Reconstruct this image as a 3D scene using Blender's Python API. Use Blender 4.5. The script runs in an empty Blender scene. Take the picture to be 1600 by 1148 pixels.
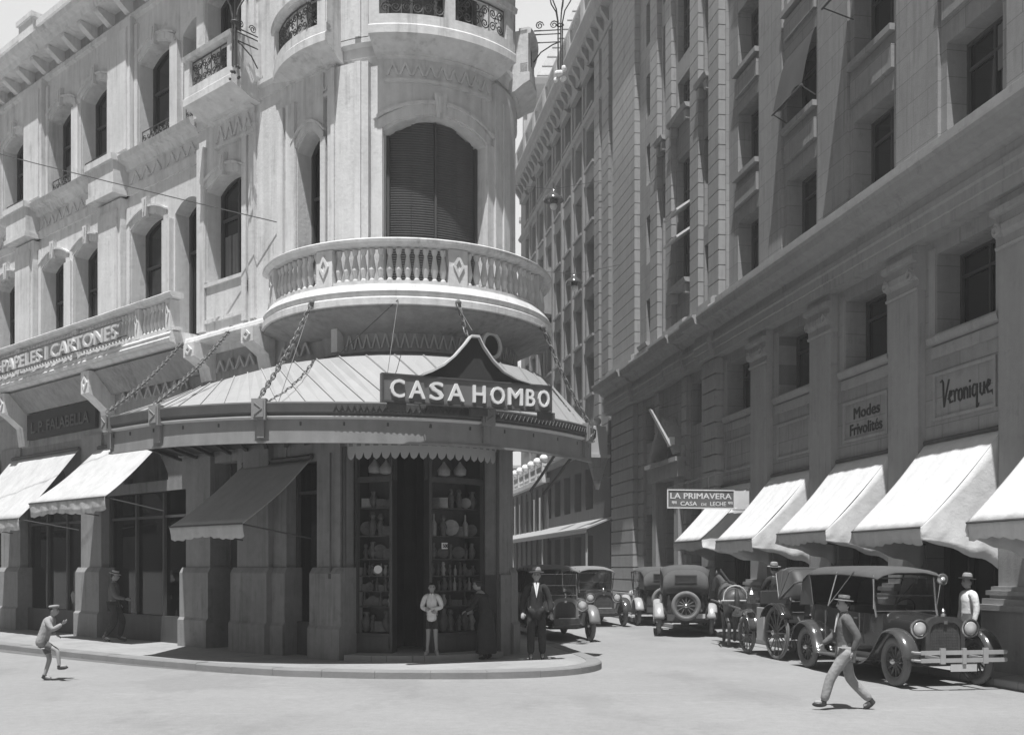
import bpy, bmesh, math, random
from mathutils import Vector, Matrix, Euler
random.seed(7)
R = math.radians
C = bpy.context.scene.collection
scene = bpy.context.scene

# ---------------------------------------------------------------- camera, light, exposure
cd = bpy.data.cameras.new('camera'); cam = bpy.data.objects.new('camera', cd); C.objects.link(cam)
cam.location = (0, 0, 1.9); cam.rotation_euler = (R(90), 0, 0)
cd.lens = 36; cd.sensor_width = 36; cd.sensor_fit = 'HORIZONTAL'; cd.shift_y = 0.195
cd.clip_end = 2000; cd.clip_start = .1
scene.camera = cam
RAY = Vector((.06, .335, -1)).normalized()
world = bpy.data.worlds.new('World'); scene.world = world; world.use_nodes = True
nt = world.node_tree; bg = nt.nodes['Background']
sky = nt.nodes.new('ShaderNodeTexSky'); sky.sky_type = 'NISHITA'; sky.sun_disc = False
sky.sun_elevation = math.asin(-RAY.z); sky.sun_rotation = math.atan2(-RAY.x, -RAY.y)
sky.dust_density = 3.0; sky.air_density = 1.0
bw = nt.nodes.new('ShaderNodeRGBToBW')
nt.links.new(sky.outputs[0], bw.inputs[0])
# bank of bright thin cloud low over the far end of the street
_tc = nt.nodes.new('ShaderNodeTexCoord'); _sx = nt.nodes.new('ShaderNodeSeparateXYZ'); nt.links.new(_tc.outputs['Generated'], _sx.inputs[0])
def _mr(src, a, b, c=0., d=1.):
    n = nt.nodes.new('ShaderNodeMapRange'); n.interpolation_type = 'SMOOTHSTEP'
    n.inputs['From Min'].default_value = a; n.inputs['From Max'].default_value = b; n.inputs['To Min'].default_value = c; n.inputs['To Max'].default_value = d
    nt.links.new(src, n.inputs['Value']); return n.outputs[0]
def _m(op, a, b):
    n = nt.nodes.new('ShaderNodeMath'); n.operation = op
    for i, q in enumerate((a, b)):
        if isinstance(q, (int, float)): n.inputs[i].default_value = q
        else: nt.links.new(q, n.inputs[i])
    return n.outputs[0]
_no = nt.nodes.new('ShaderNodeTexNoise'); _no.inputs['Scale'].default_value = 4; _no.inputs['Detail'].default_value = 5; nt.links.new(_tc.outputs['Generated'], _no.inputs['Vector'])
_mask = _m('MULTIPLY', _mr(_sx.outputs[1], .55, .8), _mr(_sx.outputs[2], .45, .75, 1., 0.))
_cl = _m('MULTIPLY', _mask, _m('ADD', 14.0, _m('MULTIPLY', _no.outputs['Fac'], 3.0)))
nt.links.new(_m('MAXIMUM', bw.outputs[0], _cl), bg.inputs[0])
bg.inputs[1].default_value = .038
sd = bpy.data.lights.new('sun', 'SUN'); sd.energy = 5.0; sd.angle = R(.5); sd.color = (1, 1, 1)
sun = bpy.data.objects.new('sun', sd); C.objects.link(sun)
sun.rotation_euler = RAY.to_track_quat('-Z', 'Y').to_euler(); sun.location = (-10, -20, 60)
scene.view_settings.view_transform = 'Standard'; scene.view_settings.look = 'None'
scene.view_settings.exposure = .55; scene.view_settings.gamma = 1

# ---------------------------------------------------------------- materials (all greys: the photograph is monochrome)
def mat(name, val, rough=.85, var=.12, scale=1.2, streak=0., bump=0., bscale=25., metal=0., spec=.3, speck=0., joints=None, mott=0., flat=False, grime=0., patch=0.):
    m = bpy.data.materials.new(name); m.use_nodes = True
    t = m.node_tree; N = t.nodes; L = t.links; b = N['Principled BSDF']
    b.inputs['Roughness'].default_value = rough; b.inputs['Metallic'].default_value = metal
    b.inputs['Specular IOR Level'].default_value = spec
    tc = N.new('ShaderNodeTexCoord')
    def noise(sc, mapscale=None, det=6):
        n = N.new('ShaderNodeTexNoise'); n.inputs['Scale'].default_value = sc; n.inputs['Detail'].default_value = det
        n.inputs['Roughness'].default_value = .62
        if mapscale:
            mp = N.new('ShaderNodeMapping'); mp.inputs['Scale'].default_value = mapscale
            L.new(tc.outputs['Object'], mp.inputs[0]); L.new(mp.outputs[0], n.inputs['Vector'])
        else: L.new(tc.outputs['Object'], n.inputs['Vector'])
        return n.outputs['Fac']
    def mth(op, a, b_):
        n = N.new('ShaderNodeMath'); n.operation = op
        for i, q in enumerate((a, b_)):
            if isinstance(q, (int, float)): n.inputs[i].default_value = q
            else: L.new(q, n.inputs[i])
        return n.outputs[0]
    f = mth('ADD', mth('MULTIPLY', mth('SUBTRACT', noise(scale), .5), 4 * var), 1.0)
    if streak: f = mth('ADD', f, mth('MULTIPLY', mth('SUBTRACT', noise(1.0, (5, 5, .35)), .5), 4 * streak))
    if speck: f = mth('ADD', f, mth('MULTIPLY', mth('SUBTRACT', noise(45, None, 3), .5), 4 * speck))
    if mott: f = mth('ADD', f, mth('MULTIPLY', mth('SUBTRACT', noise(7, None, 4), .5), 4 * mott))
    def step(q, a, b_):
        n = N.new('ShaderNodeMapRange'); n.interpolation_type = 'SMOOTHSTEP'; n.inputs['From Min'].default_value = a; n.inputs['From Max'].default_value = b_
        L.new(q, n.inputs['Value']); return n.outputs[0]
    if grime:                                # soot runs: narrow, long, irregular
        f = mth('MULTIPLY', f, mth('SUBTRACT', 1.0, mth('MULTIPLY', step(mth('MULTIPLY', mth('ADD', noise(1.0, (9, 9, .5), 5), noise(.8, None, 4)), .5), .52, .66), grime)))
        f = mth('MULTIPLY', f, mth('SUBTRACT', 1.0, mth('MULTIPLY', step(noise(2.6, None, 8), .60, .68), grime * .5)))
    if patch:                                # worn and stained areas with ragged edges
        f = mth('MULTIPLY', f, mth('SUBTRACT', 1.0, mth('MULTIPLY', step(noise(.55, (1, .45, 1), 9), .50, .62), patch)))
        f = mth('MULTIPLY', f, mth('ADD', 1.0, mth('MULTIPLY', step(noise(1.7, (.5, 1, 1), 8), .56, .7), patch * .8)))
        f = mth('MULTIPLY', f, mth('SUBTRACT', 1.0, mth('MULTIPLY', step(noise(14, None, 3), .68, .74), patch * 2)))
    if joints is not None:
        mp = N.new('ShaderNodeMapping'); mp.inputs['Rotation'].default_value = (0, 0, -joints); L.new(tc.outputs['Object'], mp.inputs[0])
        sx = N.new('ShaderNodeSeparateXYZ'); L.new(mp.outputs[0], sx.inputs[0]); cx = N.new('ShaderNodeCombineXYZ')
        L.new(sx.outputs[0], cx.inputs[0]); L.new(sx.outputs[1 if flat else 2], cx.inputs[1])
        bk = N.new('ShaderNodeTexBrick'); L.new(cx.outputs[0], bk.inputs['Vector']); bk.inputs['Scale'].default_value = 1
        bk.inputs['Brick Width'].default_value = 1.15; bk.inputs['Row Height'].default_value = .52; bk.inputs['Mortar Size'].default_value = .009; bk.inputs['Mortar Smooth'].default_value = .3
        bk.inputs['Color1'].default_value = (.95, .95, .95, 1); bk.inputs['Color2'].default_value = (1.06, 1.06, 1.06, 1); bk.inputs['Mortar'].default_value = (.66, .66, .66, 1)
        f = mth('MULTIPLY', f, bk.outputs['Color'])
    c = mth('MAXIMUM', mth('MULTIPLY', f, val), .004)
    L.new(c, b.inputs['Base Color'])
    if bump:
        bn = N.new('ShaderNodeBump'); bn.inputs['Strength'].default_value = bump; bn.inputs['Distance'].default_value = .02
        L.new(noise(bscale), bn.inputs['Height']); L.new(bn.outputs[0], b.inputs['Normal'])
    return m
MT = dict(
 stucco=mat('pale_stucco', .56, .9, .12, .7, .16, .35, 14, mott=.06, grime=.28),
 stucco_dim=mat('mid_stucco', .36, .9, .12, .9, .10, .25, 14, grime=.3),  # darker stucco with grime runs, for the frieze below the slab
 plinth_dim=mat('dark_stucco', .27, .9, .16, .9, .16, .35, 14, mott=.08, grime=.3),  # darker still, for the wall and soffit below the balcony slab
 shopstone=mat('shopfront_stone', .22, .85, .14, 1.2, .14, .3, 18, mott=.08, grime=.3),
 granite=mat('grey_granite', .27, .88, .10, .8, .10, .3, 30, speck=.05, joints=math.atan2(1600, -270), mott=.06, grime=.22),
 granite2=mat('dressed_granite', .31, .85, .08, .9, .10, .3, 30, speck=.05, mott=.05, grime=.2),
 far=mat('far_stone', .26, .9, .12, .5, .10, .2, 10, mott=.05, grime=.2),
 darkstone=mat('dark_far_stone', .10, .9, .15, .8, .1, .2, 10, mott=.08, grime=.2),
 farpale=mat('far_pale_stone', .42, .9, .12, .5, .1),
 slate=mat('roof_slate', .42, .7, .15, 1.5, .1),
 road=mat('dusty_paving', .25, .95, .10, .35, 0, .5, 18, speck=.16, mott=.09, patch=.11),
 walk=mat('sidewalk_stone', .29, .92, .10, .6, 0, .2, 14, speck=.05, mott=.06, joints=.7, flat=True, patch=.12),
 gutter=mat('gutter_cobbles', .13, .95, .2, 2.0, 0, .8, 9, speck=.1, mott=.2),
 kerb=mat('kerb_stone', .21, .92, .14, 1.5, 0, .3, 20, speck=.05),
 white=mat('white_canvas', .60, .95, .05, 1.5, .06, .7, 5, mott=.03, grime=.10),
 duck=mat('cream_canvas', .45, .95, .10, 2.0, .12, .6, 6, mott=.05),
 darkcloth=mat('grey_canvas', .40, .95, .07, 2.0, .05, .3, 6),
 lace=mat('worn_valance', .42, .95, .35, 7, .1, .4, 8),
 zinc=mat('zinc_sheet', .31, .7, .07, 1.3, .06, .1, 8, spec=.4),
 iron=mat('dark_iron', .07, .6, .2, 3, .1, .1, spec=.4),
 fascia=mat('painted_fascia', .22, .6, .14, 2.5, .10, .1, spec=.4),
 paleiron=mat('pale_painted_iron', .5, .6, .1, 3),
 chain=mat('chain_iron', .13, .5, .2, 6, spec=.5),
 glass=mat('window_glass', .022, .09, .4, .8, .2, spec=.6),
 shopglass=mat('shop_glass', .015, .22, .4, 1.2, .2, spec=.35),
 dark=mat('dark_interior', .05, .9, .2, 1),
 wood=mat('dark_wood', .06, .5, .2, 2, .2, .1),
 frame=mat('window_frame_paint', .07, .6, .1, 3),
 curtain=mat('curtain_cloth', .15, .95, .1, 3, .25),
 blind=mat('slatted_blind', .10, .85, .12, 2, .10),
 signboard=mat('sign_board_paint', .13, .5, .08, 3),
 signdark=mat('sign_dark', .035, .6, .1, 3),
 letter=mat('white_letter_paint', .66, .6, .10, 5),
 letter2=mat('worn_letter_paint', .5, .6, .15, 6),
 ink=mat('black_letter_paint', .03, .7, .5, 6),
 paint=mat('car_enamel', .025, .12, .3, 3, 0, 0, spec=.8),
 paint2=mat('dusty_car_enamel', .10, .35, .2, 3, 0, 0, spec=.5),
 fender=mat('fender_enamel', .06, .16, .3, 4, 0, 0, spec=.9),
 top=mat('canvas_car_top', .085, .9, .12, 3, .05, .3, 8),
 topdark=mat('black_leather_hood', .045, .55, .15, 3, .05, .2, 8, spec=.4),
 fenderpale=mat('worn_fender', .34, .35, .12, 5, 0, 0, spec=.6),
 fenderdust=mat('dusty_fender', .17, .35, .2, 4, 0, 0, spec=.6),
 toplight=mat('faded_car_top', .18, .9, .12, 3, .05, .3, 8),
  carrwheel=mat('carriage_wheel_paint', .16, .5, .2, 8),
 nickel=mat('nickel_plate', .55, .25, .08, 5, metal=.9),
 tyre=mat('worn_rubber', .16, .9, .2, 8, speck=.05),
 spoke=mat('wooden_spoke', .10, .5, .2, 8),
 lens=mat('lamp_lens', .35, .12, .1, 5, spec=.8),
 plate=mat('number_plate', .45, .6, .1, 5),
 skin=mat('skin', .30, .6, .05, 6),
 hair=mat('hair', .03, .7, .2, 12),
 suit=mat('dark_suit_cloth', .032, .95, .2, 8, 0, 1., 14),
 grey=mat('grey_cloth', .12, .95, .2, 8, 0, 1., 14),
 midgrey=mat('light_grey_cloth', .28, .95, .15, 8, 0, 1., 14),
 pale=mat('pale_cloth', .68, .95, .12, 9, .1, 1., 14),
 straw=mat('straw_hat', .50, .8, .1, 12),
 shoe=mat('shoe_leather', .04, .4, .2, 10),
 paleshoe=mat('pale_shoe', .3, .7, .1, 10),
 coat=mat('horse_coat', .075, .45, .25, 3, 0, .2, 40, spec=.5),
 strap=mat('harness_leather', .03, .45, .2, 8, spec=.5),
 strapp=mat('pale_harness', .4, .6, .2, 8),
 globe=mat('white_glass_globe', .8, .3, .03, 4),
 goods=mat('shop_goods', .08, .4, .5, 9),
 goodsp=mat('pale_goods', .24, .5, .25, 9),
)

m = bpy.data.materials.new('clear_shop_glass'); m.use_nodes = True; _t = m.node_tree; _t.nodes.remove(_t.nodes['Principled BSDF'])
_a = _t.nodes.new('ShaderNodeBsdfTransparent'); _a.inputs[0].default_value = (.8, .8, .8, 1); _b = _t.nodes.new('ShaderNodeBsdfGlossy'); _b.inputs['Roughness'].default_value = .04
_f = _t.nodes.new('ShaderNodeFresnel'); _f.inputs[0].default_value = 1.5; _x = _t.nodes.new('ShaderNodeMixShader')
_t.links.new(_f.outputs[0], _x.inputs[0]); _t.links.new(_a.outputs[0], _x.inputs[1]); _t.links.new(_b.outputs[0], _x.inputs[2]); _t.links.new(_x.outputs[0], _t.nodes['Material Output'].inputs[0]); MT['clear'] = m

# ---------------------------------------------------------------- frames of the two streets
def unit(a, b):
    n = math.hypot(a, b); return (a / n, b / n)
D1 = unit(-270, 1600); N1 = (-D1[1], D1[0]); O1 = (8.66, 18.0)
D2 = unit(-1800, 1600); N2 = (-D2[1], D2[0]); O2 = (-5.81, 21.86)
TC = (-2.18, 21.69); TR = 2.2
def mk(O, D, N):
    def f(u, v, z): return (O[0] + D[0] * u + N[0] * v, O[1] + D[1] * u + N[1] * v, z)
    return f
F1 = mk(O1, D1, N1); F2 = mk(O2, D2, N2); F3 = mk((4.26, 44.), D1, N1)
O4 = (TC[0] + TR * -N1[0], TC[1] + TR * -N1[1]); F4 = mk(O4, D1, (-N1[0], -N1[1]))
def T(u, v, z):
    a = R(u); r = TR + v
    return (TC[0] + r * math.sin(a), TC[1] - r * math.cos(a), z)
def ID(u, v, z): return (u, v, z)
ST_ROT = math.atan2(D1[1], D1[0])          # heading of the side street
def onz(px, py, z):                         # survey helper: where a sight line meets the level z
    Z = 1600 * (1.9 - z) / (py - 886); return ((px - 800) / 1600 * Z, Z)

# ---------------------------------------------------------------- objects
ROOTM = {}
def tag(o, label=None, cat=None, group=None, kind=None):
    if label: o['label'] = label
    if cat: o['category'] = cat
    if group: o['group'] = group
    if kind: o['kind'] = kind
    return o
def thing(name, label, cat, loc=(0, 0, 0), rotz=0, group=None, kind=None):
    o = bpy.data.objects.new(name, None); C.objects.link(o)
    o.location = loc; o.rotation_euler = (0, 0, rotz); o.empty_display_size = .3
    ROOTM[o.name] = Matrix.Translation(Vector(loc)) @ Matrix.Rotation(rotz, 4, 'Z')
    return tag(o, label, cat, group, kind)

class MB:
    def __init__(s): s.v = []; s.f = []
    def add(s, vs, fs):
        n = len(s.v); s.v += [tuple(q) for q in vs]; s.f += [[i + n for i in f] for f in fs]; return s
    def merge(s, o): return s.add(o.v, o.f)
    def sweep(s, prof, u0, u1, M=ID, seg=1, prof2=None):
        k = len(prof); vs = []; fs = []
        for i in range(seg + 1):
            t = i / seg; u = u0 + (u1 - u0) * t
            for j, (v, z) in enumerate(prof):
                if prof2: v2, z2 = prof2[j]; v, z = v + (v2 - v) * t, z + (z2 - z) * t
                vs.append(M(u, v, z))
        for i in range(seg):
            for j in range(k):
                a = i * k + j; b = i * k + (j + 1) % k
                fs.append([a, b, b + k, a + k])
        fs.append(list(range(k))); fs.append([seg * k + j for j in range(k)][::-1])
        return s.add(vs, fs)
    def box(s, u0, u1, v0, v1, z0, z1, M=ID, seg=1):
        return s.sweep([(v0, z0), (v1, z0), (v1, z1), (v0, z1)], u0, u1, M, seg)
    def hexa(s, ua, ub, va, vb, za, zb, zt, M=ID):
        vs = [M(ua, va, za), M(ub, va, zb), M(ub, vb, zb), M(ua, vb, za), M(ua, va, zt), M(ub, va, zt), M(ub, vb, zt), M(ua, vb, zt)]
        return s.add(vs, [[0, 1, 2, 3], [4, 5, 6, 7], [0, 1, 5, 4], [1, 2, 6, 5], [2, 3, 7, 6], [3, 0, 4, 7]])
    def quadp(s, pts, v0, v1, M=ID):         # prism from (u, z) outline
        k = len(pts); vs = [M(u, v0, z) for u, z in pts] + [M(u, v1, z) for u, z in pts]
        fs = [list(range(k)), [k + i for i in range(k)][::-1]] + [[i, (i + 1) % k, k + (i + 1) % k, k + i] for i in range(k)]
        return s.add(vs, fs)
    def slab(s, pts, z0, z1):                # prism from (x, y) outline
        k = len(pts); vs = [(x, y, z0) for x, y in pts] + [(x, y, z1) for x, y in pts]
        fs = [list(range(k)), [k + i for i in range(k)][::-1]] + [[i, (i + 1) % k, k + (i + 1) % k, k + i] for i in range(k)]
        return s.add(vs, fs)
    def tube(s, pts, r, n=6, closed=False):
        P = [Vector(p) for p in pts]; k = len(P); rs = r if isinstance(r, (list, tuple)) else [r] * k
        vs = []; prev = None
        for i in range(k):
            if closed: d = P[(i + 1) % k] - P[i - 1]
            else: d = P[min(i + 1, k - 1)] - P[max(i - 1, 0)]
            if d.length < 1e-9: d = Vector((0, 0, 1))
            d.normalize()
            if prev is None: a = d.orthogonal().normalized()
            else:
                a = prev - d * prev.dot(d)
                a = a.normalized() if a.length > 1e-6 else d.orthogonal().normalized()
            prev = a; b = d.cross(a)
            for j in range(n):
                t = 2 * math.pi * j / n; vs.append(P[i] + (a * math.cos(t) + b * math.sin(t)) * rs[i])
        fs = []
        for i in range(k if closed else k - 1):
            for j in range(n):
                a0 = i * n + j; a1 = i * n + (j + 1) % n; ii = ((i + 1) % k) * n
                fs.append([a0, a1, ii + (j + 1) % n, ii + j])
        if not closed: fs += [list(range(n))[::-1], [(k - 1) * n + j for j in range(n)]]
        return s.add(vs, fs)
    def lathe(s, prof, c=(0, 0, 0), n=12, X=None, cap=True):   # prof: (r, z)
        k = len(prof); vs = []; fs = []
        for i in range(n):
            t = 2 * math.pi * i / n
            for r, z in prof:
                p = Vector((r * math.cos(t), r * math.sin(t), z))
                if X is not None: p = X @ p
                vs.append((p.x + c[0], p.y + c[1], p.z + c[2]))
        for i in range(n):
            for j in range(k - 1):
                a = i * k + j; b = ((i + 1) % n) * k + j
                fs.append([a, b, b + 1, a + 1])
        if cap: fs.append([i * k for i in range(n)][::-1]); fs.append([i * k + k - 1 for i in range(n)])
        return s.add(vs, fs)
    def ball(s, c, rx, ry=None, rz=None, n=12, m=8, X=None):
        ry = ry or rx; rz = rz or rx; vs = []; fs = []
        for i in range(1, m):
            a = math.pi * i / m
            for j in range(n):
                b = 2 * math.pi * j / n
                p = Vector((rx * math.sin(a) * math.cos(b), ry * math.sin(a) * math.sin(b), rz * math.cos(a)))
                if X is not None: p = X @ p
                vs.append(p + Vector(c))
        tp = Vector((0, 0, rz)); bt = Vector((0, 0, -rz))
        if X is not None: tp = X @ tp; bt = X @ bt
        vs += [tp + Vector(c), bt + Vector(c)]; q = (m - 1) * n
        for i in range(m - 2):
            for j in range(n): fs.append([i * n + j, i * n + (j + 1) % n, (i + 1) * n + (j + 1) % n, (i + 1) * n + j])
        for j in range(n):
            fs.append([q, (j + 1) % n, j]); fs.append([q + 1, (m - 2) * n + j, (m - 2) * n + (j + 1) % n])
        return s.add(vs, fs)
    def xf(s, X): s.v = [tuple(X @ Vector(p)) for p in s.v]; return s
    def build(s, name, m, parent=None, local=False, smooth=False, bevel=0, cut=None):
        me = bpy.data.meshes.new(name); o = bpy.data.objects.new(name, me); C.objects.link(o)
        if parent is not None:
            o.parent = parent; W = ROOTM[parent.name]; ROOTM[o.name] = W
            X = Matrix.Identity(4) if local else W.inverted()
        else:
            if local: X = Matrix.Identity(4); ROOTM[o.name] = X
            else:
                xs = [p[0] for p in s.v]; ys = [p[1] for p in s.v]; z0 = min(p[2] for p in s.v)
                W = Matrix.Translation(((min(xs) + max(xs)) / 2, (min(ys) + max(ys)) / 2, z0))
                o.location = W.translation; X = W.inverted(); ROOTM[o.name] = W
        me.from_pydata([tuple(X @ Vector(p)) for p in s.v], [], s.f)
        bm = bmesh.new(); bm.from_mesh(me); bmesh.ops.recalc_face_normals(bm, faces=bm.faces); bm.to_mesh(me); bm.free()
        if smooth:
            for p in me.polygons: p.use_smooth = True
            if smooth != 'all': me.set_sharp_from_angle(angle=R(42))
        me.materials.append(MT[m] if isinstance(m, str) else m)
        if bevel:
            b = o.modifiers.new('bevel', 'BEVEL'); b.width = bevel; b.segments = 2; b.limit_method = 'ANGLE'; b.angle_limit = R(40)
        return o

def build_split(mb, name, m, parent, rot=0., tol=.004, local=False):
    """one object per piece: connected shells that touch each other stay together"""
    n = len(mb.v); par = list(range(n))
    def find(i):
        while par[i] != i: par[i] = par[par[i]]; i = par[i]
        return i
    for f in mb.f:
        a = find(f[0])
        for q in f[1:]:
            b = find(q)
            if b != a: par[b] = a
    comp = {}
    for i in range(n): comp.setdefault(find(i), []).append(i)
    ca, sa = math.cos(-rot), math.sin(-rot); bb = []
    for k_, ids in comp.items():
        P = [(mb.v[i][0] * ca - mb.v[i][1] * sa, mb.v[i][0] * sa + mb.v[i][1] * ca, mb.v[i][2]) for i in ids]
        bb.append((k_, [min(p[j] for p in P) - tol for j in range(3)], [max(p[j] for p in P) + tol for j in range(3)]))
    cp = {k_: k_ for k_ in comp}
    def f2(i):
        while cp[i] != i: i = cp[i]
        return i
    for i in range(len(bb)):
        for j in range(i):
            if all(bb[i][1][q] <= bb[j][2][q] and bb[j][1][q] <= bb[i][2][q] for q in range(3)):
                a, b = f2(bb[i][0]), f2(bb[j][0])
                if a != b: cp[a] = b
    gr = {}
    for i in range(n): gr.setdefault(f2(find(i)), []).append(i)
    fg = {}
    for f in mb.f: fg.setdefault(f2(find(f[0])), []).append(f)
    for k_, ids in gr.items():
        ix = {q: i for i, q in enumerate(ids)}; o = MB(); o.add([mb.v[i] for i in ids], [[ix[q] for q in f] for f in fg[k_]]); o.build(name, m, parent, local)

def textmb(body, size, ext, fn, shear=0, bold=0, align='LEFT', spacing=1.0, sx=1.0):
    cu = bpy.data.curves.new('text', 'FONT'); cu.body = body; cu.size = size; cu.extrude = ext; cu.shear = shear
    cu.align_x = align; cu.space_character = spacing; cu.resolution_u = 3
    o = bpy.data.objects.new('text', cu); C.objects.link(o)
    dg = bpy.context.evaluated_depsgraph_get(); dg.update()
    me = bpy.data.meshes.new_from_object(o.evaluated_get(dg))
    mb = MB()                                # a heavier stroke is made of slightly shifted, slightly raised copies
    for i, (dx, dy) in enumerate(((-1, -.5), (1, .5), (-.3, .7), (.3, -.7)) if bold else ((0, 0),)):
        mb.add([fn(v.co.x * sx + dx * bold, v.co.z + .0007 * i, v.co.y + dy * bold) for v in me.vertices], [list(p.vertices) for p in me.polygons])
    bpy.data.objects.remove(o); bpy.data.meshes.remove(me); return mb

def skin(vs, es, root=0, sub=2):
    me = bpy.data.meshes.new('skin'); me.from_pydata([v[:3] for v in vs], es, [])
    o = bpy.data.objects.new('skin', me); C.objects.link(o)
    o.modifiers.new('s', 'SKIN'); sm = o.modifiers.new('d', 'SUBSURF'); sm.levels = sub; sm.render_levels = sub
    if not me.skin_vertices: 
        bm = bmesh.new(); bm.from_mesh(me); bm.verts.layers.skin.verify(); bm.to_mesh(me); bm.free()
    for i, sv in enumerate(me.skin_vertices[0].data):
        r = vs[i][3]; sv.radius = r if isinstance(r, tuple) else (r, r); sv.use_root = (i == root)
    dg = bpy.context.evaluated_depsgraph_get(); dg.update()
    e = bpy.data.meshes.new_from_object(o.evaluated_get(dg))
    mb = MB(); mb.add([v.co[:] for v in e.vertices], [list(p.vertices) for p in e.polygons])
    bpy.data.objects.remove(o); bpy.data.meshes.remove(e); bpy.data.meshes.remove(me); return mb

# ---------------------------------------------------------------- architecture helpers
def wall(mb, M, u0, u1, z0, z1, v0, v1, ops, seg=1, k=1.0):
    """wall from u0..u1 with openings (a, b, zbottom, zspring, rise)"""
    bs = sorted({u0, u1, *[q for o in ops for q in o[:2] if u0 < q < u1]})
    for a, b in zip(bs, bs[1:]):
        mid = (a + b) / 2; holes = sorted([o for o in ops if o[0] <= mid <= o[1]], key=lambda o: o[2])
        z = z0; n = max(1, round((b - a) / seg))
        for o in holes:
            if o[2] > z + 1e-4: mb.box(a, b, v0, v1, z, o[2], M, n)
            z = o[3] + o[4]
            if o[4]:
                K = 10
                for i in range(K):
                    x0 = a + (b - a) * i / K; x1 = a + (b - a) * (i + 1) / K; c = (o[0] + o[1]) / 2; h = (o[1] - o[0]) / 2
                    g = lambda x: o[3] + o[4] * (1 - ((x - c) / h) ** 2)
                    if i < K / 2: mb.hexa(x0, x1, v0, v1, g(x0), g(x1), z, M)
                    else: mb.hexa(x0, x1, v0, v1, g(x0), g(x1), z, M)
        if z < z1 - 1e-4: mb.box(a, b, v0, v1, z, z1, M, n)
def archband(mb, M, a, b, zs, rise, t, v0, v1, K=12):
    c = (a + b) / 2; h = (b - a) / 2
    g = lambda x: zs + rise * (1 - ((x - c) / h) ** 2)
    for i in range(K):
        x0 = a + (b - a) * i / K; x1 = a + (b - a) * (i + 1) / K
        mb.add([M(x0, v0, g(x0)), M(x1, v0, g(x1)), M(x1, v0, g(x1) + t), M(x0, v0, g(x0) + t), M(x0, v1, g(x0)), M(x1, v1, g(x1)), M(x1, v1, g(x1) + t), M(x0, v1, g(x0) + t)],
               [[0, 1, 2, 3], [4, 5, 6, 7], [0, 1, 5, 4], [1, 2, 6, 5], [2, 3, 7, 6], [3, 0, 4, 7]])
def zigzag(mb, M, u0, u1, z0, z1, v0, v1, n, t=.18):
    w = (u1 - u0) / n
    for i in range(n):
        a = u0 + i * w; m = a + w / 2; th = w * t
        mb.quadp([(a, z0), (a + th, z0), (m + th * .5, z1), (m - th * .5, z1)], v0, v1, M)
        mb.quadp([(m - th * .5, z1), (m + th * .5, z1), (a + w, z0), (a + w - th, z0)], v0, v1 - .004, M)
def diamond(mb, M, u, z, w, h, v0, v1, k=1.):
    o = [(u, z - h), (u + w * k, z), (u, z + h), (u - w * k, z)]
    i = [(u, z - h * .5), (u + w * k * .5, z), (u, z + h * .5), (u - w * k * .5, z)]
    for j in range(4):
        l = (j + 1) % 4; mb.quadp([o[j], o[l], i[l], i[j]], v0, v1, M)
def spiral(M, u, z, r, v, s=1, turns=1.6, k=1., a0=0):
    pts = []
    for i in range(15):
        t = i / 14; a = a0 + s * turns * 2 * math.pi * t; rr = r * (1 - .8 * t)
        pts.append(M(u + rr * math.cos(a) * k, v, z + rr * math.sin(a)))
    return pts
def ironwork(mb, M, u0, u1, v, z0, z1, n, k=1., r=.012):
    """scroll panel; k turns metres into the u unit of the map"""
    for z in (z0, z1): mb.tube([M(u0 + (u1 - u0) * i / 6, v, z) for i in range(7)], r * 1.3, 5)
    w = (u1 - u0) / n; h = z1 - z0; q = min(h * .24, w / k * .24)
    for i in range(n):
        c = u0 + (i + .5) * w
        mb.tube([M(u0 + i * w, v, z0), M(u0 + i * w, v, z1)], r, 4)
        for sx in (-1, 1):
            for sz in (-1, 1):
                mb.tube(spiral(M, c + sx * w * .24, (z0 + z1) / 2 + sz * h * .23, q, v, s=sx * sz, k=k), r, 4)
        mb.tube(spiral(M, c, (z0 + z1) / 2, q * .8, v, 1, .999, k), r, 4)
    mb.tube([M(u1, v, z0), M(u1, v, z1)], r, 4)
def window(M, u0, u1, z0, z1, rise, v, parent, cols=2, rows=2, k=1., curtain=0, fm='frame', gm='glass', t=.06, lab=None):
    """frame mesh with its pane (and curtain) below it; v is the plane of the glass"""
    mb = MB(); f = t * k
    zt = z1 + rise * .15
    mb.box(u0, u0 + f, v, v + .06, z0, zt, M); mb.box(u1 - f, u1, v, v + .06, z0, zt, M)
    mb.box(u0 + f, u1 - f, v, v + .06, z0, z0 + t * 1.3, M, 3)
    if rise: archband(mb, M, u0, u1, z1 - t * .6, rise, t * 1.4, v, v + .06)
    else: mb.box(u0 + f, u1 - f, v, v + .06, z1 - t, z1, M, 3)
    tr = z0 + (z1 - z0) * .72
    for i in range(1, cols):
        c = u0 + (u1 - u0) * i / cols; mb.box(c - f / 2, c + f / 2, v, v + .05, z0 + t, z1 + rise * .9, M)
    for i in range(1, rows):
        z = tr if rows == 2 else z0 + (z1 - z0) * i / rows; mb.box(u0 + f, u1 - f, v, v + .045, z - t / 2, z + t / 2, M, 2)
    w = mb.build('window', fm, parent)
    if lab: w['label'] = lab
    g = MB(); g.box(u0, u1, v - .05, v - .015, z0, z1 + rise, M, 4); g.build('pane', gm, w)
    if curtain:
        cmb = MB(); n = 9
        hh = z0 + (z1 - z0) * curtain
        for i in range(n):
            a = u0 + f + (u1 - u0 - 2 * f) * i / n; b = a + (u1 - u0 - 2 * f) / n * .8
            cmb.box(a, b, v - .012, v + .0 + .012 * (i % 2), z0 + t, hh, M)
        cmb.build('curtain', 'curtain', w)
    return w
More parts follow.
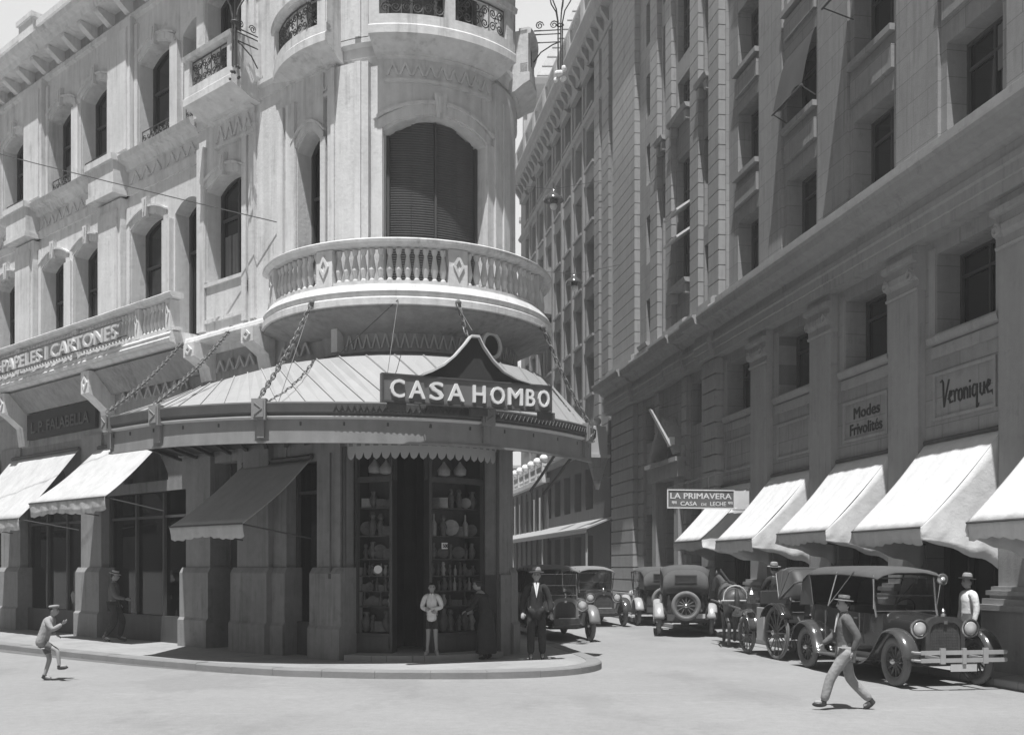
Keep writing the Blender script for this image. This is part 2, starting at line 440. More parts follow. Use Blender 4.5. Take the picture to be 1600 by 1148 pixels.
BP = [(.035, 0), (.05, .0), (.05, .06), (.03, .1), (.055, .3), (.062, .36), (.04, .62), (.026, .8), (.04, .86), (.05, .93), (.05, 1)]
def balusters(mb, M, us, v, z0, z1, sc=1.1, n=6):
    for u in us:
        c = M(u, v, z0); mb.lathe([(r * sc, z * (z1 - z0)) for r, z in BP], c, n)
def fr(a, b, n, ends=False):
    return [a + (b - a) * (i / (n - 1) if ends else (i + .5) / n) for i in range(n)]
def courses(mb, M, u0, u1, v0, v1, z0, z1, h=.42, gap=.035, cut=.05):
    """rusticated masonry: blocks with sunk joints"""
    n = max(1, round((z1 - z0) / h)); h = (z1 - z0) / n
    mb.box(u0 + cut * .6, u1 - cut * .6, v0, v1 - cut, z0, z1, M)
    for i in range(n): mb.box(u0, u1, v0, v1, z0 + i * h, z0 + (i + 1) * h - gap, M)
# ---------------------------------------------------------------- ground, roads, pavements
g = MB(); g.add([(-400, -300, -.03), (400, -300, -.03), (400, 700, -.03), (-400, 700, -.03)], [[0, 1, 2, 3]])
tag(g.build('ground', 'road'), kind='structure')
g = MB(); g.add([(-60, -30, 0), (40, -30, 0), (40, 150, 0), (-60, 150, 0)], [[0, 1, 2, 3]])
tag(g.build('road', 'road'), kind='structure')
KP = [(-200, 180), (-62, 72), (-24, 34.6), (-15.5, 27.1), (-11.8, 23.7), (-7.6, 20.2), (-4.6, 18.15), (-3.0, 17.6), (-1.7, 17.42), (-.3, 17.45), (.7, 17.8), (1.35, 18.4), (1.68, 19.2), (1.66, 20.2), (1.5, 21.2)]
KP += [(1.5 - .1688 * t, 21.2 + t) for t in (5, 12, 25, 60)]
def offset(P, d):
    out = []
    for i, p in enumerate(P):
        a = Vector(P[max(i - 1, 0)]); b = Vector(P[min(i + 1, len(P) - 1)]); t = (b - a).normalized()
        out.append((p[0] - t.y * d, p[1] + t.x * d))
    return out
def smooth(P, n=4):
    out = []
    for i in range(len(P) - 1):
        p0 = Vector(P[max(i - 1, 0)]); p1 = Vector(P[i]); p2 = Vector(P[i + 1]); p3 = Vector(P[min(i + 2, len(P) - 1)])
        for j in range(n):
            t = j / n; q = .5 * ((2 * p1) + (p2 - p0) * t + (2 * p0 - 5 * p1 + 4 * p2 - p3) * t * t + (3 * p1 - p0 - 3 * p2 + p3) * t ** 3)
            out.append(tuple(q))
    return out + [tuple(P[-1])]
KS = smooth(KP); KI = offset(KS, .28)
def resample(P, st):
    out = [P[0]]; acc = 0.
    for a, b in zip(P, P[1:]):
        L_ = math.dist(a, b); 
        while acc + L_ >= st:
            t = (st - acc) / L_; a = (a[0] + (b[0] - a[0]) * t, a[1] + (b[1] - a[1]) * t); out.append(a); L_ = math.dist(a, b); acc = 0.
        acc += L_
    return out
k = MB(); n = len(KS); kb = MB(); near = [p for p in resample(KS[8:], .24)]
for i in range(0, len(near) - 5, 4):
    if math.hypot(near[i][0] + 3, near[i][1] - 20) > 22: continue
    q = near[i:i + 5]; o = offset(q, .29); j = random.uniform(-.004, .004)
    t0 = (Vector(q[1]) - Vector(q[0])).normalized() * .006; q[0] = tuple(Vector(q[0]) + t0); o[0] = tuple(Vector(o[0]) + t0); m_ = len(q)
    q2 = [tuple(Vector(a) * .93 + Vector(b) * .07) for a, b in zip(q, o)]
    vs = [(x, y, -.02) for x, y in q] + [(x, y, .112 + j) for x, y in q] + [(x, y, .136 + j) for x, y in q2] + [(x, y, .136 + j) for x, y in o] + [(x, y, -.02) for x, y in o]
    fs = [[r_ * m_ + c_, r_ * m_ + c_ + 1, (r_ + 1) * m_ + c_ + 1, (r_ + 1) * m_ + c_] for r_ in range(4) for c_ in range(m_ - 1)] + [[r_ * m_ for r_ in range(5)], [r_ * m_ + m_ - 1 for r_ in range(5)]]
    kb.add(vs, fs)
tag(kb.build('kerb', 'kerb'), kind='structure')
gt = MB(); KG = KS[:25]; ng = len(KG); GO = offset(KG, -.5); GO = [(g0[0] + (k0[0] - g0[0]) * max(0, (i - 12) / (ng - 13)), g0[1] + (k0[1] - g0[1]) * max(0, (i - 12) / (ng - 13))) for i, (g0, k0) in enumerate(zip(GO, KG))]; gt.add([(x, y, .004) for x, y in KG] + [(x, y, .004) for x, y in GO], [[i, i + 1, ng + i + 1, ng + i] for i in range(ng - 1)]); tag(gt.build('gutter', 'gutter'), kind='structure')
vs = [(x + (a - x) * .05, y + (b - y) * .05, z) for (x, y), (a, b) in zip(KS, KI) for z in (0, .09)] + [(x + (a - x) * .15, y + (b - y) * .15, .124) for (x, y), (a, b) in zip(KS, KI)] + [(x, y, .126) for x, y in KI] + [(x, y, .0) for x, y in KI]
fs = []
for i in range(n - 1):
    fs += [[2 * i, 2 * i + 2, 2 * i + 3, 2 * i + 1], [2 * i + 1, 2 * i + 3, 2 * n + i + 1, 2 * n + i], [2 * n + i, 2 * n + i + 1, 3 * n + i + 1, 3 * n + i], [3 * n + i, 3 * n + i + 1, 4 * n + i + 1, 4 * n + i]]
k.add(vs, fs); tag(k.build('kerb', 'kerb'), kind='structure')
s = MB(); s.add([(x, y, .128) for x, y in KI] + [(-8, 90, .128)], [list(range(n + 1))])
bmq = s; tag(bmq.build('sidewalk', 'walk'), kind='structure')
s = MB(); s.box(-10, 26.5, -.6, 1.0, .0, .13, F1); tag(s.build('sidewalk', 'walk'), kind='structure')
s = MB(); s.box(-10, 26.5, 1.0, 1.25, .0, .135, F1); tag(s.build('kerb', 'walk', bevel=.03), kind='structure')
s = MB(); s.box(0, 60, -.6, 1.2, .0, .13, F3); tag(s.build('sidewalk', 'walk'), kind='structure')

# ---------------------------------------------------------------- corner building
LROT = math.atan2(D2[1], D2[0])
cb = thing('corner_building', 'pale stucco corner building with a round balconied tower and shops below', 'building', (TC[0], TC[1], 0))
V3, V2 = -.3, -.1
OPN = [(1.62, 2.78), (3.23, 4.79), (6.32, 7.79), (8.24, 9.71), (11.25, 12.76), (13.2, 14.7), (16.2, 17.7), (18.2, 19.7)]
UE = 21.
w = MB()
wall(w, F2, 1.6, UE, 11.0, 16.1, -.9, V3, [(a, b, 11.93, 14.3, .25) for a, b in OPN], 3)
wall(w, F2, 1.6, UE, 6.6, 11.0, -.9, V2, [(a, b, 7.1, 10.1, .25) for a, b in OPN], 3)
wall(w, F2, -2.845, 1.6, 6.6, 16.1, -.9, 0, [(-.12, 1.26, 8.12, 10.2, .25), (-2.80, -2.03, 7.1, 10.2, .3), (-.12, 1.26, 11.93, 14.4, .25), (-2.80, -2.03, 11.93, 14.4, .3)], 3)
WB = (-7, 49, 7.1, 10.2, .33); WB3 = (-7, 49, 11.93, 14.6, .4)
wall(w, T, -41.6, 99.6, 6.6, 16.1, -.6, 0, [WB, WB3], 4)
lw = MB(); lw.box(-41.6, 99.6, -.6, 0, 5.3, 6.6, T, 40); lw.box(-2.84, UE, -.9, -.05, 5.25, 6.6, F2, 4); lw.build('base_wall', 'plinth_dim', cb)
wall(w, F4, 0, 40, 5.0, 16.1, -.6, 0, [(a, a + 1.4, zz, zz + 3, .2) for a in range(2, 38, 3) for zz in (7.1, 11.9)], 10)
w.box(0, 40, -.5, -.02, .1, 5.0, F4, 4)
w.box(UE - .4, UE, -14, -.9, 0, 16.1, F2)
# roof slab and back
pts = [F2(UE, -.9, 0)[:2], F2(-2.8, -.9, 0)[:2]] + [T(a, -.7, 0)[:2] for a in (-20, 10, 40, 70, 95)] + [F4(40, -.6, 0)[:2], F2(UE, -14, 0)[:2]]
w.slab(pts, 15.7, 15.9)
w.build('wall', 'stucco', cb)
# moulded ornament: pilasters
p = MB()
def pil(M, a, b, va, vb, z0, z1, k=1.):
    p.box(a, b, va, vb, z0, z1, M, 3)
    p.box(a + .12 * k, b - .12 * k, vb, vb + .045, z0 + .3, z1 - .25, M, 3)
for (a, b) in [(4.97, 6.14), (9.9, 11.07), (14.88, 16.02)]:
    pil(F2, a, b, V3, V3 + .16, 11.95, 15.5)
    p.box(a - .16, a - .02, V3, V3 + .06, 11.95, 15.3, F2); p.box(b + .02, b + .13, V3, V3 + .06, 11.95, 15.3, F2)
    pil(F2, a, b, V2, V2 + .2, 7.1, 10.95)
    p.box(a - .16, a - .02, V2, V2 + .06, 7.1, 10.7, F2); p.box(b + .02, b + .13, V2, V2 + .06, 7.1, 10.7, F2)
    p.box(a - .06, b + .06, V2, .32, 11.02, 11.9, F2); p.box(a - .1, b + .1, V2, .36, 11.0, 11.12, F2); p.box(a - .1, b + .1, V2, .40, 11.8, 11.96, F2)
for (a, b) in [(7.83, 8.2), (12.8, 13.16), (17.74, 18.16), (2.84, 3.18)]:
    p.box(a, b, V3, V3 + .12, 11.95, 14.2, F2); p.box(a, b, V2, V2 + .12, 7.1, 10.0, F2)
for a, b in [(1.3, 1.59), (-2.0, -1.72), (-1.62, -1.42), (-.62, -.42), (-.32, -.16)]:
    for z0, z1 in ((7.1, 11.2), (11.97, 15.4)): p.box(a, b, 0, .07, z0 + .02, z1, F2)
for z0, z1 in ((7.1, 11.2), (11.97, 15.4)):
    p.box(-36.5, -13.5, 0, .14, z0, z1 + .3, T, 5); p.box(-33.5, -31.5, .14, .18, z0, z1 + .3, T); p.box(-20, -17, .14, .18, z0, z1 + .3, T)
    p.box(54, 78, 0, .1, z0, z1 + .3, T, 5); p.box(60, 66, .1, .14, z0, z1, T)
build_split(p, 'pilaster', 'stucco', cb, LROT)
# window surrounds with keystones
s = MB()
def surround(M, a, b, z0, zs, rise, v, t=.16, k=1., key=True):
    archband(s, M, a - t * .5 * k, b + t * .5 * k, zs + .02, rise, t * 1.0, v, v + .035)
    archband(s, M, a - t * .9 * k, b + t * .9 * k, zs + t * 1.05, rise, t * .28, v + .0, v + .085)
    s.box(a - t * k, a - .01 * k, v, v + .05, z0, zs + .05, M); s.box(b + .01 * k, b + t * k, v, v + .05, z0, zs + .05, M)
    if key:
        c = (a + b) / 2; z = zs + rise
        s.quadp([(c - .07 * k, z - .06), (c + .07 * k, z - .06), (c + .12 * k, z + .40), (c - .12 * k, z + .40)], v, v + .11, M)
        s.quadp([(c - .02 * k, z + .03), (c + .02 * k, z + .03), (c + .06 * k, z + .34), (c - .06 * k, z + .34)], v + .11, v + .135, M)
for a, b in OPN:
    if a > 3: surround(F2, a, b, 11.95, 14.3, .25, V3); surround(F2, a, b, 7.1, 10.1, .25, V2)
surround(F2, -.12, 1.26, 8.2, 10.2, .25, 0); surround(F2, -.12, 1.26, 12, 14.4, .25, 0)
surround(F2, -2.80, -2.03, 7.1, 10.2, .3, 0, key=False); surround(F2, -2.80, -2.03, 12, 14.4, .3, 0, key=False)
KT = 26.
surround(T, -7, 49, 7.1, 10.2, .33, 0, .2, KT); surround(T, -7, 49, 11.95, 14.6, .4, 0, .2, KT)
build_split(s, 'window_surround', 'stucco', cb, LROT)
# cornices
c = MB()
mid = [(0, 11.0), (.06, 11.0), (.08, 11.2), (.03, 11.22), (.03, 11.58), (.1, 11.6), (.16, 11.72), (.30, 11.78), (.34, 11.9), (.2, 11.97), (0, 11.99)]
c.sweep([(V2 + v, z) for v, z in mid], 1.62, UE, F2, 4)
pm = [(0, 11.62), (.05, 11.62), (.07, 11.8), (.14, 11.86), (.14, 11.95), (0, 11.97)]
c.sweep(pm, -2.84, 1.6, F2, 3); c.sweep(pm, -41.6, 99.6, T, 40); c.sweep(pm, 0, 40, F4, 3)
top = [(0, 15.45), (.08, 15.5), (.08, 15.62), (.0, 15.64), (.0, 15.95), (.5, 16.0), (.55, 16.12), (.7, 16.18), (.75, 16.3), (.3, 16.42), (-.5, 16.42), (-.5, 15.45)]
c.sweep([(V3 + v, z) for v, z in top], 1.9, UE, F2, 4); c.sweep(top, -2.84, 1.9, F2, 3); c.sweep(top, -41.6, 99.6, T, 40); c.sweep(top, 0, 40, F4, 3)
u = 2.3
while u < 20:
    c.sweep([(V3, 15.64), (V3 + .12, 15.66), (V3 + .46, 15.9), (V3 + .46, 15.98), (V3, 15.98)], u, u + .2, F2); u += .93
c.build('cornice', 'stucco', cb)
fz = MB()
for a, b in [(3.3, 4.8), (6.3, 9.75), (11.2, 14.7), (1.8, 3.1)]:
    zigzag(fz, F2, a, b, 11.27, 11.53, V2 + .03, V2 + .06, int((b - a) / .42))
build_split(fz, 'frieze', 'stucco', cb, LROT, .12)
# roof parapet
pr = MB()
for a in (1.9, 5.1, 10.1, 15.0, 19.5): pr.box(a, a + .9, V3 - .1, V3 + .32, 16.4, 17.25, F2); pr.box(a - .06, a + .96, V3 - .15, V3 + .38, 17.25, 17.38, F2)
pr.box(1.9, UE, V3 - .02, V3 + .2, 16.4, 16.55, F2, 4); pr.box(1.9, UE, V3 - .04, V3 + .24, 17.0, 17.16, F2, 4)
for a, b in ((2.8, 5.1), (6.0, 10.1), (11, 15)): balusters(pr, F2, fr(a, b, int((b - a) / .26)), V3 + .1, 16.55, 17.0, 1.4, 6)
pr.box(-2.84, 1.9, 0, .3, 16.4, 17.2, F2); pr.box(-41.6, 99.6, 0, .3, 16.4, 17.2, T, 30)
pr.build('parapet', 'stucco', cb)
# windows
for i, (a, b) in enumerate(OPN):
    window(F2, a, b, 11.95, 14.3, .25, V3 - .42, cb, curtain=0 if i % 3 else .5)
    window(F2, a, b, 7.1, 10.1, .25, V2 - .42, cb, curtain=.45 if i in (1,) else 0)
window(F2, -.12, 1.26, 8.14, 10.2, .25, -.4, cb, curtain=.55); window(F2, -.12, 1.26, 11.95, 14.4, .25, -.4, cb)
window(F2, -2.80, -2.03, 7.1, 10.2, .3, -.4, cb); window(F2, -2.80, -2.03, 11.95, 14.4, .3, -.4, cb)
for a in range(2, 38, 3):
    window(F4, a, a + 1.4, 7.1, 10.1, .2, -.4, cb)
    window(F4, a, a + 1.4, 11.9, 14.9, .2, -.4, cb)
window(T, -7, 49, 11.95, 14.6, .4, -.3, cb, cols=4, k=KT)
# big tower window closed by hanging slatted blinds
fb = MB(); fb.box(-7, -5.2, -.34, -.22, 7.1, 10.2, T); fb.box(47.2, 49, -.34, -.22, 7.1, 10.2, T); fb.box(20.4, 21.6, -.34, -.24, 7.1, 10.5, T)
wb = fb.build('window', 'frame', cb)
bl = MB()
for (a, b) in ((-5.2, 6.9), (7.1, 20.3), (21.7, 34.4), (34.6, 47.2)):
    zz = 7.12; 
    while zz < 10.5:
        c0 = (a + b) / 2; h = lambda x: 10.2 + .33 * (1 - ((x - 21) / 28) ** 2)
        if zz < min(h(a), h(b)) + .03: bl.sweep([(-.33, zz + .004), (-.29, zz + .004), (-.275, zz + .03), (-.29, zz + .043), (-.33, zz + .043)], a, b, T, 3)
        zz += .047
bl.box(-5.2, 47.2, -.42, -.34, 7.1, 10.55, T, 10)
bl.build('blind', 'blind', wb)
# recessed panel and vent of the end bay
q = MB(); q.box(-.12, 1.3, 0, .05, 8.08, 8.16, F2); q.box(-.12, 1.3, 0, .05, 7.28, 7.36, F2); q.box(-.2, -.12, 0, .05, 7.28, 8.16, F2); q.box(1.3, 1.38, 0, .05, 7.28, 8.16, F2)
q.build('panel_moulding', 'stucco', cb)
q = MB(); q.box(-.52, -.3, 0, .02, 7.72, 8.0, F2)
for i in range(4): q.box(-.5, -.32, .02, .035, 7.75 + i * .06, 7.78 + i * .06, F2)
q.build('vent', 'iron', cb)

# balcony slab that runs along the front and swells round the tower
b = MB()
prof = [(-.1, 6.72), (.55, 6.78), (.62, 6.84), (.72, 6.84), (.74, 6.92), (.70, 6.96), (.72, 7.02), (.68, 7.08), (-.1, 7.1)]
b.sweep(prof, 1.6, UE, F2, 4)
profp = [(-.02, 6.72), (.14, 6.76), (.2, 6.9), (.2, 7.05), (-.02, 7.1)]
b.sweep([(-.02, 6.74), (.30, 6.78), (.36, 6.84), (.34, 6.92), (.30, 6.96), (.08, 7.02), (-.02, 7.10)], 1.62, -1.75, F2, 4)
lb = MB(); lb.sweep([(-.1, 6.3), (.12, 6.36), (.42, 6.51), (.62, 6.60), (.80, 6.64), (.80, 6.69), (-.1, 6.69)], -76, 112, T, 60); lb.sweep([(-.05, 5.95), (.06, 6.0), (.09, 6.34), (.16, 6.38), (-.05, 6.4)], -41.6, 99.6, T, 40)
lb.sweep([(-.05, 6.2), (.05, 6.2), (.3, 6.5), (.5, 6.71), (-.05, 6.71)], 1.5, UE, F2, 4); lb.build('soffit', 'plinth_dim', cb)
pt = [(-.1, 6.69), (.80, 6.69), (.84, 6.70), (.84, 6.82), (.78, 6.86), (.82, 6.95), (.76, 7.04), (.72, 7.1), (-.1, 7.1)]
AL = -76
b.sweep(pt, AL, 112, T, 60)
# consoles below the slab with cut diamonds
def console(M, u, w, z0, z1, d, k=1.):
    h = w / 2 * k
    b.sweep([(-.05, z0), (.06, z0), (.12, z0 + (z1 - z0) * .35), (d * .75, z0 + (z1 - z0) * .55), (d, z0 + (z1 - z0) * .62), (d, z1), (-.05, z1)], u - h, u + h, M)
    diamond(b, M, u, z0 + (z1 - z0) * .8, w * .33, (z1 - z0) * .14, d, d + .03, k)
bq = b; b = MB()
console(F2, 5.75, .42, 5.3, 6.72, .62); console(F2, 10.7, .42, 5.3, 6.72, .62); console(F2, 15.5, .42, 5.3, 6.72, .62)
console(F2, 1.2, .42, 6.0, 6.78, .5); console(F2, -1.0, .42, 6.0, 6.78, .5)
for q in (-31,): b.box(q, q + 3.4, 0, .28, 6.0, 6.5, T)
build_split(b, 'console', 'stucco', cb, LROT); b = bq
b.build('balcony_slab', 'stucco', cb)
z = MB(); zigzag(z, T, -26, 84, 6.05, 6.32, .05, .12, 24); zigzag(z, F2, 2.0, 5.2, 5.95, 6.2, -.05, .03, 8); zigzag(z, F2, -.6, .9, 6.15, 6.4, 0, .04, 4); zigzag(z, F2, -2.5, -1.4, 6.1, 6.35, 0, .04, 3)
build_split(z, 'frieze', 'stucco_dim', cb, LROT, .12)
oc = MB(); oc.xf(Matrix.Identity(4))
X = Vector(T(46, .20, 6.22)); dirn = (Vector(T(46, 1, 6.22)) - Vector(T(46, 0, 6.22))).normalized(); Q = dirn.to_track_quat('Z', 'Y').to_matrix()
oc.lathe([(.2, -.1), (.2, .1), (.27, .1), (.27, -.1)], X, 20, Q, False); oc.build('porthole_ring', 'stucco', cb)
oc = MB(); oc.lathe([(.2, .0), (.2, .06)], X, 20, Q); oc.build('porthole', 'dark', cb)
# balustrades
def balustrade(M, u0, u1, v, z0, z1, peds, k=1., n=None, seg=2, pw=.34):
    m = MB()
    m.box(u0, u1, v - .09, v + .09, z0, z0 + .07, M, seg)
    m.sweep([(v - .12, z1 - .13), (v + .14, z1 - .13), (v + .21, z1 - .08), (v + .22, z1 - .03), (v + .18, z1), (v - .14, z1)], u0, u1, M, seg)
    for q in peds:
        m.box(q - pw / 2 * k, q + pw / 2 * k, v - .12, v + .12, z0, z1 - .14, M, 2); diamond(m, M, q, (z0 + z1) / 2 - .03, pw * .3, .22, v + .12, v + .15, k)
    es = sorted([u0, u1] + list(peds))
    for a, c_ in zip(es, es[1:]):
        a += pw / 2 * k; c_ -= pw / 2 * k
        if c_ - a > .3 * k: balusters(m, M, fr(a, c_, max(1, round((c_ - a) / k / .165))), v, z0 + .07, z1 - .16, 1.15, 8)
    return m.build('balustrade', 'stucco', cb)
KB = math.degrees(1 / (TR + .68))
balustrade(T, AL, 112, .60, 7.1, 7.93, [-64, -27, 24, 72], k=KB, seg=60, pw=.36)
balustrade(F2, 1.5, 6.2, .56, 7.1, 7.93, [1.75, 3.1], seg=2, pw=.2)
balustrade(F2, 6.2, 12.9, .56, 7.1, 7.93, [6.2, 9.5, 12.7], seg=2, pw=.24)
balustrade(F2, 12.9, UE, .56, 7.1, 7.93, [16, 19], seg=2, pw=.24)

# upper balconies
def upper_balcony(M, u0, u1, d, z0, z1, k=1., seg=10, posts=(), corb=True, zzn=6, cz=.75, v0=0, parapet=True):
    m = MB()
    pf = [(v0 - .02, z0 - .3), (v0 + d * .35, z0 - .26), (v0 + d * .72, z0 - .14), (v0 + d * .9, z0 - .1), (v0 + d, z0 - .08), (v0 + d, z0 + .07), (v0 + d * .96, z0 + .1), (v0 - .02, z0 + .1)]
    m.sweep(pf, u0, u1, M, seg)
    iu = .18 * k
    if corb: m.sweep([(v0 - .02, z0 - cz), (v0 + .05, z0 - cz), (v0 + .05, z0 - .32), (v0 + .14, z0 - .29), (v0 + .14, z0 - .25), (v0 - .02, z0 - .25)], u0 + iu, u1 - iu, M, seg); zigzag(m, M, u0 + iu * 1.3, u1 - iu * 1.3, z0 - cz + .12, z0 - .4, v0 + .05, v0 + .09, zzn)
    if corb: m.box(u0 + iu, u1 - iu, v0 + .05, v0 + .09, z0 - cz, z0 - cz + .06, M, seg)
    a, e = v0 + d - .2, v0 + d - .03; t = .2 * k
    m.box(u0, u1, a, e, z0 + .1, z0 + .28, M, seg)
    m.sweep([(a - .03, z1 - .13), (e + .05, z1 - .13), (e + .07, z1 - .04), (e, z1), (a - .03, z1)], u0, u1, M, seg)
    for q in posts: m.box(q - t / 2, q + t / 2, a, e, z0 + .28, z1 - .13, M)
    for x in (u0, u1 - .15 * k): m.box(x, x + .15 * k, v0, v0 + d - .05, z0 + .1, z1 - .05, M)
    o = m.build('balcony', 'stucco', cb)
    im = MB(); ps = sorted(posts)
    for x, y in zip(ps, ps[1:]): ironwork(im, M, x + t / 2, y - t / 2, (a + e) / 2, z0 + .3, z1 - .16, max(1, round((y - x) / k / .42)), k)
    im.build('iron_panel', 'iron', o)
KC = math.degrees(1 / (TR + .6))
upper_balcony(T, -10, 54.5, .58, 11.86, 12.86, KC, 24, (-8, 22, 51), zzn=9)
upper_balcony(T, 70, 102, .5, 11.86, 12.86, KC, 12, (72, 98), zzn=5)
# window bay next to the tower: bowed balcony
upper_balcony(T, -74, -28, .62, 11.86, 12.86, KC, 16, (-71, -30.5), zzn=5, cz=.8)
upper_balcony(F2, -.78, .55 + .5, .72, 11.86, 12.86, 1., 2, (-.68, .95), zzn=4, cz=.85)
# window guards on the upper floor
for i, (a, b_) in enumerate(OPN):
    im = MB(); ironwork(im, F2, a + .04, b_ - .04, V3 - .06, 11.99, 12.62, 4, 1., .011); im.build('window_guard', 'iron', cb)

# ornamental iron lamp brackets of the upper floor
def iron_lamp(nm, lab, M, u, v, z, k=1., globes=False, hgt=1.6):
    t = thing(nm, lab, 'lamp', M(u, v, z), 0, 'wrought iron lamps')
    W = Vector(M(u, v, z)); wl = Vector(M(u, v - .55, z)); n_ = (W - wl).normalized(); sd_ = Vector((-n_.y, n_.x, 0))
    m = MB()
    for i in range(5):
        a = i * 2 * math.pi / 5; o = Vector((math.cos(a), math.sin(a), 0))
        m.tube([W + o * .05 + Vector((0, 0, -.6)), W + o * .05 + Vector((0, 0, .35)), W + o * .1 + Vector((0, 0, .6)), W + o * .22 + Vector((0, 0, .8)), W + o * .27 + Vector((0, 0, 1.0)), W + o * .2 + Vector((0, 0, 1.15)), W + o * .13 + Vector((0, 0, 1.08))], .014, 5)
        m.tube([W + o * (.16 + .07 * math.cos(q * .7)) + Vector((0, 0, .98 + .07 * math.sin(q * .7))) for q in range(9)], .01, 4)
    for zz, r in ((.3, .07), (.98, .2), (1.1, .17)):
        m.tube([W + Vector((r * math.cos(q * math.pi / 8), r * math.sin(q * math.pi / 8), zz)) for q in range(16)], .014, 4, True)
    m.build('iron_basket', 'iron', t)
    m = MB()
    for zz in (-.05, .12, .2): m.tube([wl + Vector((0, 0, zz)), W + Vector((0, 0, zz))], .014, 5)
    m.tube([wl + Vector((0, 0, -.45)), wl + n_ * .15 + Vector((0, 0, -.25)), wl + n_ * .4 + Vector((0, 0, -.1)), W + Vector((0, 0, -.05))], .014, 5)
    for c0, s_ in ((.12, 1), (.42, -1)):
        q = [wl + n_ * (c0 + .09 * (1 - .8 * i / 14) * math.cos(s_ * i * .75)) + Vector((0, 0, .31 + .09 * (1 - .8 * i / 14) * math.sin(i * .75))) for i in range(15)]
        m.tube(q, .012, 4)
    m.build('bracket', 'iron', t)
    m = MB()
    for i in range(9):
        a = i * 2.4; m.ball(W + Vector((.09 * math.cos(a), .09 * math.sin(a), -.62 - .06 * (i % 5))), .055 if globes else .03, n=7, m=5)
    m.build('globe_cluster', 'globe' if globes else 'iron', t)
    return t
iron_lamp('iron_lamp', 'iron lamp with a cluster of pale globes on the street side of the tower', T, 84, 1.0, 12.9, globes=True)
iron_lamp('iron_lamp', 'wrought iron lamp bracket on the tower pilaster beside the big arched blind', T, -36, .6, 13.3)
iron_lamp('iron_lamp', 'wrought iron lamp bracket over the box balcony of the flat front', F2, -.95, .75, 12.6)

# ---------------------------------------------------------------- ground floor of the corner building
pier = MB()
def mkpier(M, a, b, v=.0, top_=5.3, k=1., seg=1, vb=-.5):
    e = .09 * k
    pier.box(a, b, vb, v, 1.9, top_, M, seg)
    pier.sweep([(vb, .1), (v + .16, .1), (v + .16, .72), (v + .11, .78), (v + .11, 1.78), (v + .04, 1.9), (vb, 1.9)], a - e, b + e, M, seg)
for a, b_ in ((1.15, 2.15), (6.15, 7.25), (10.95, 12.25), (15.6, 16.8)): mkpier(F2, a, b_)
mkpier(F2, -1.65, .1, 0); mkpier(F2, -1.2, -.3, .12)
mkpier(T, -45, -29, .12, 5.9, 26, 4); pier.box(58.5, 72, -.3, .06, .1, 5.9, T, 4); pier.box(58.5, 73, -.3, .10, .1, 1.75, T, 4); mkpier(T, 72, 99, .0, 5.9, 26, 4)
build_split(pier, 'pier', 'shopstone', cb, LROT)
l = MB(); l.box(-29, 58.5, -.28, .02, 4.22, 5.9, T, 20); l.box(-2.8, UE, -.5, -.06, 5.0, 5.26, F2, 4); l.box(-2.8, -1.6, -.4, -.02, 4.0, 5.0, F2)
l.box(.1, 1.1, -.4, -.08, 4.2, 5.1, F2)
for a, b_ in ((2.2, 6.1), (7.3, 10.9)):
    wall(l, F2, a, b_, 3.7, 5.0, -.34, -.1, [(a + .9, b_ - .9, 3.95, 4.1, .8)])
build_split(l, 'lintel', 'shopstone', cb, LROT)
# shop windows of the front
def shopfront(a, b_, cols, v=-.28, z0=.75, z1=3.7):
    m = MB(); m.box(a, b_, v - .02, v + .1, .12, z0, F2); m.box(a, b_, v, v + .12, z1, z1 + .12, F2); m.box(a, b_, v, v + .05, z1 - .62, z1 - .56, F2)
    for i in range(cols + 1):
        u = a + (b_ - a) * i / cols; m.box(u - .035, u + .035, v, v + .07, z0, z1, F2)
    o = m.build('shop_window', 'wood', cb)
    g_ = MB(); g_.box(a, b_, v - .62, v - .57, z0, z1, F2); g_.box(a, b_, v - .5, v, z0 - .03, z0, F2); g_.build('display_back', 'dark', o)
    g_ = MB(); g_.box(a, b_, v - .02, v - .012, z0, z1, F2); g_.build('pane', 'clear', o)
shopfront(2.2, 6.1, 3); shopfront(7.3, 10.9, 3); shopfront(12.3, 15.6, 3); shopfront(16.8, 20.5, 3)
shopfront(-2.75, -1.7, 1, -.3, .8, 4.0)
m = MB(); m.box(.1, 1.1, -.55, -.5, .1, 4.3, F2); dr = m.build('side_doorway', 'dark', cb)
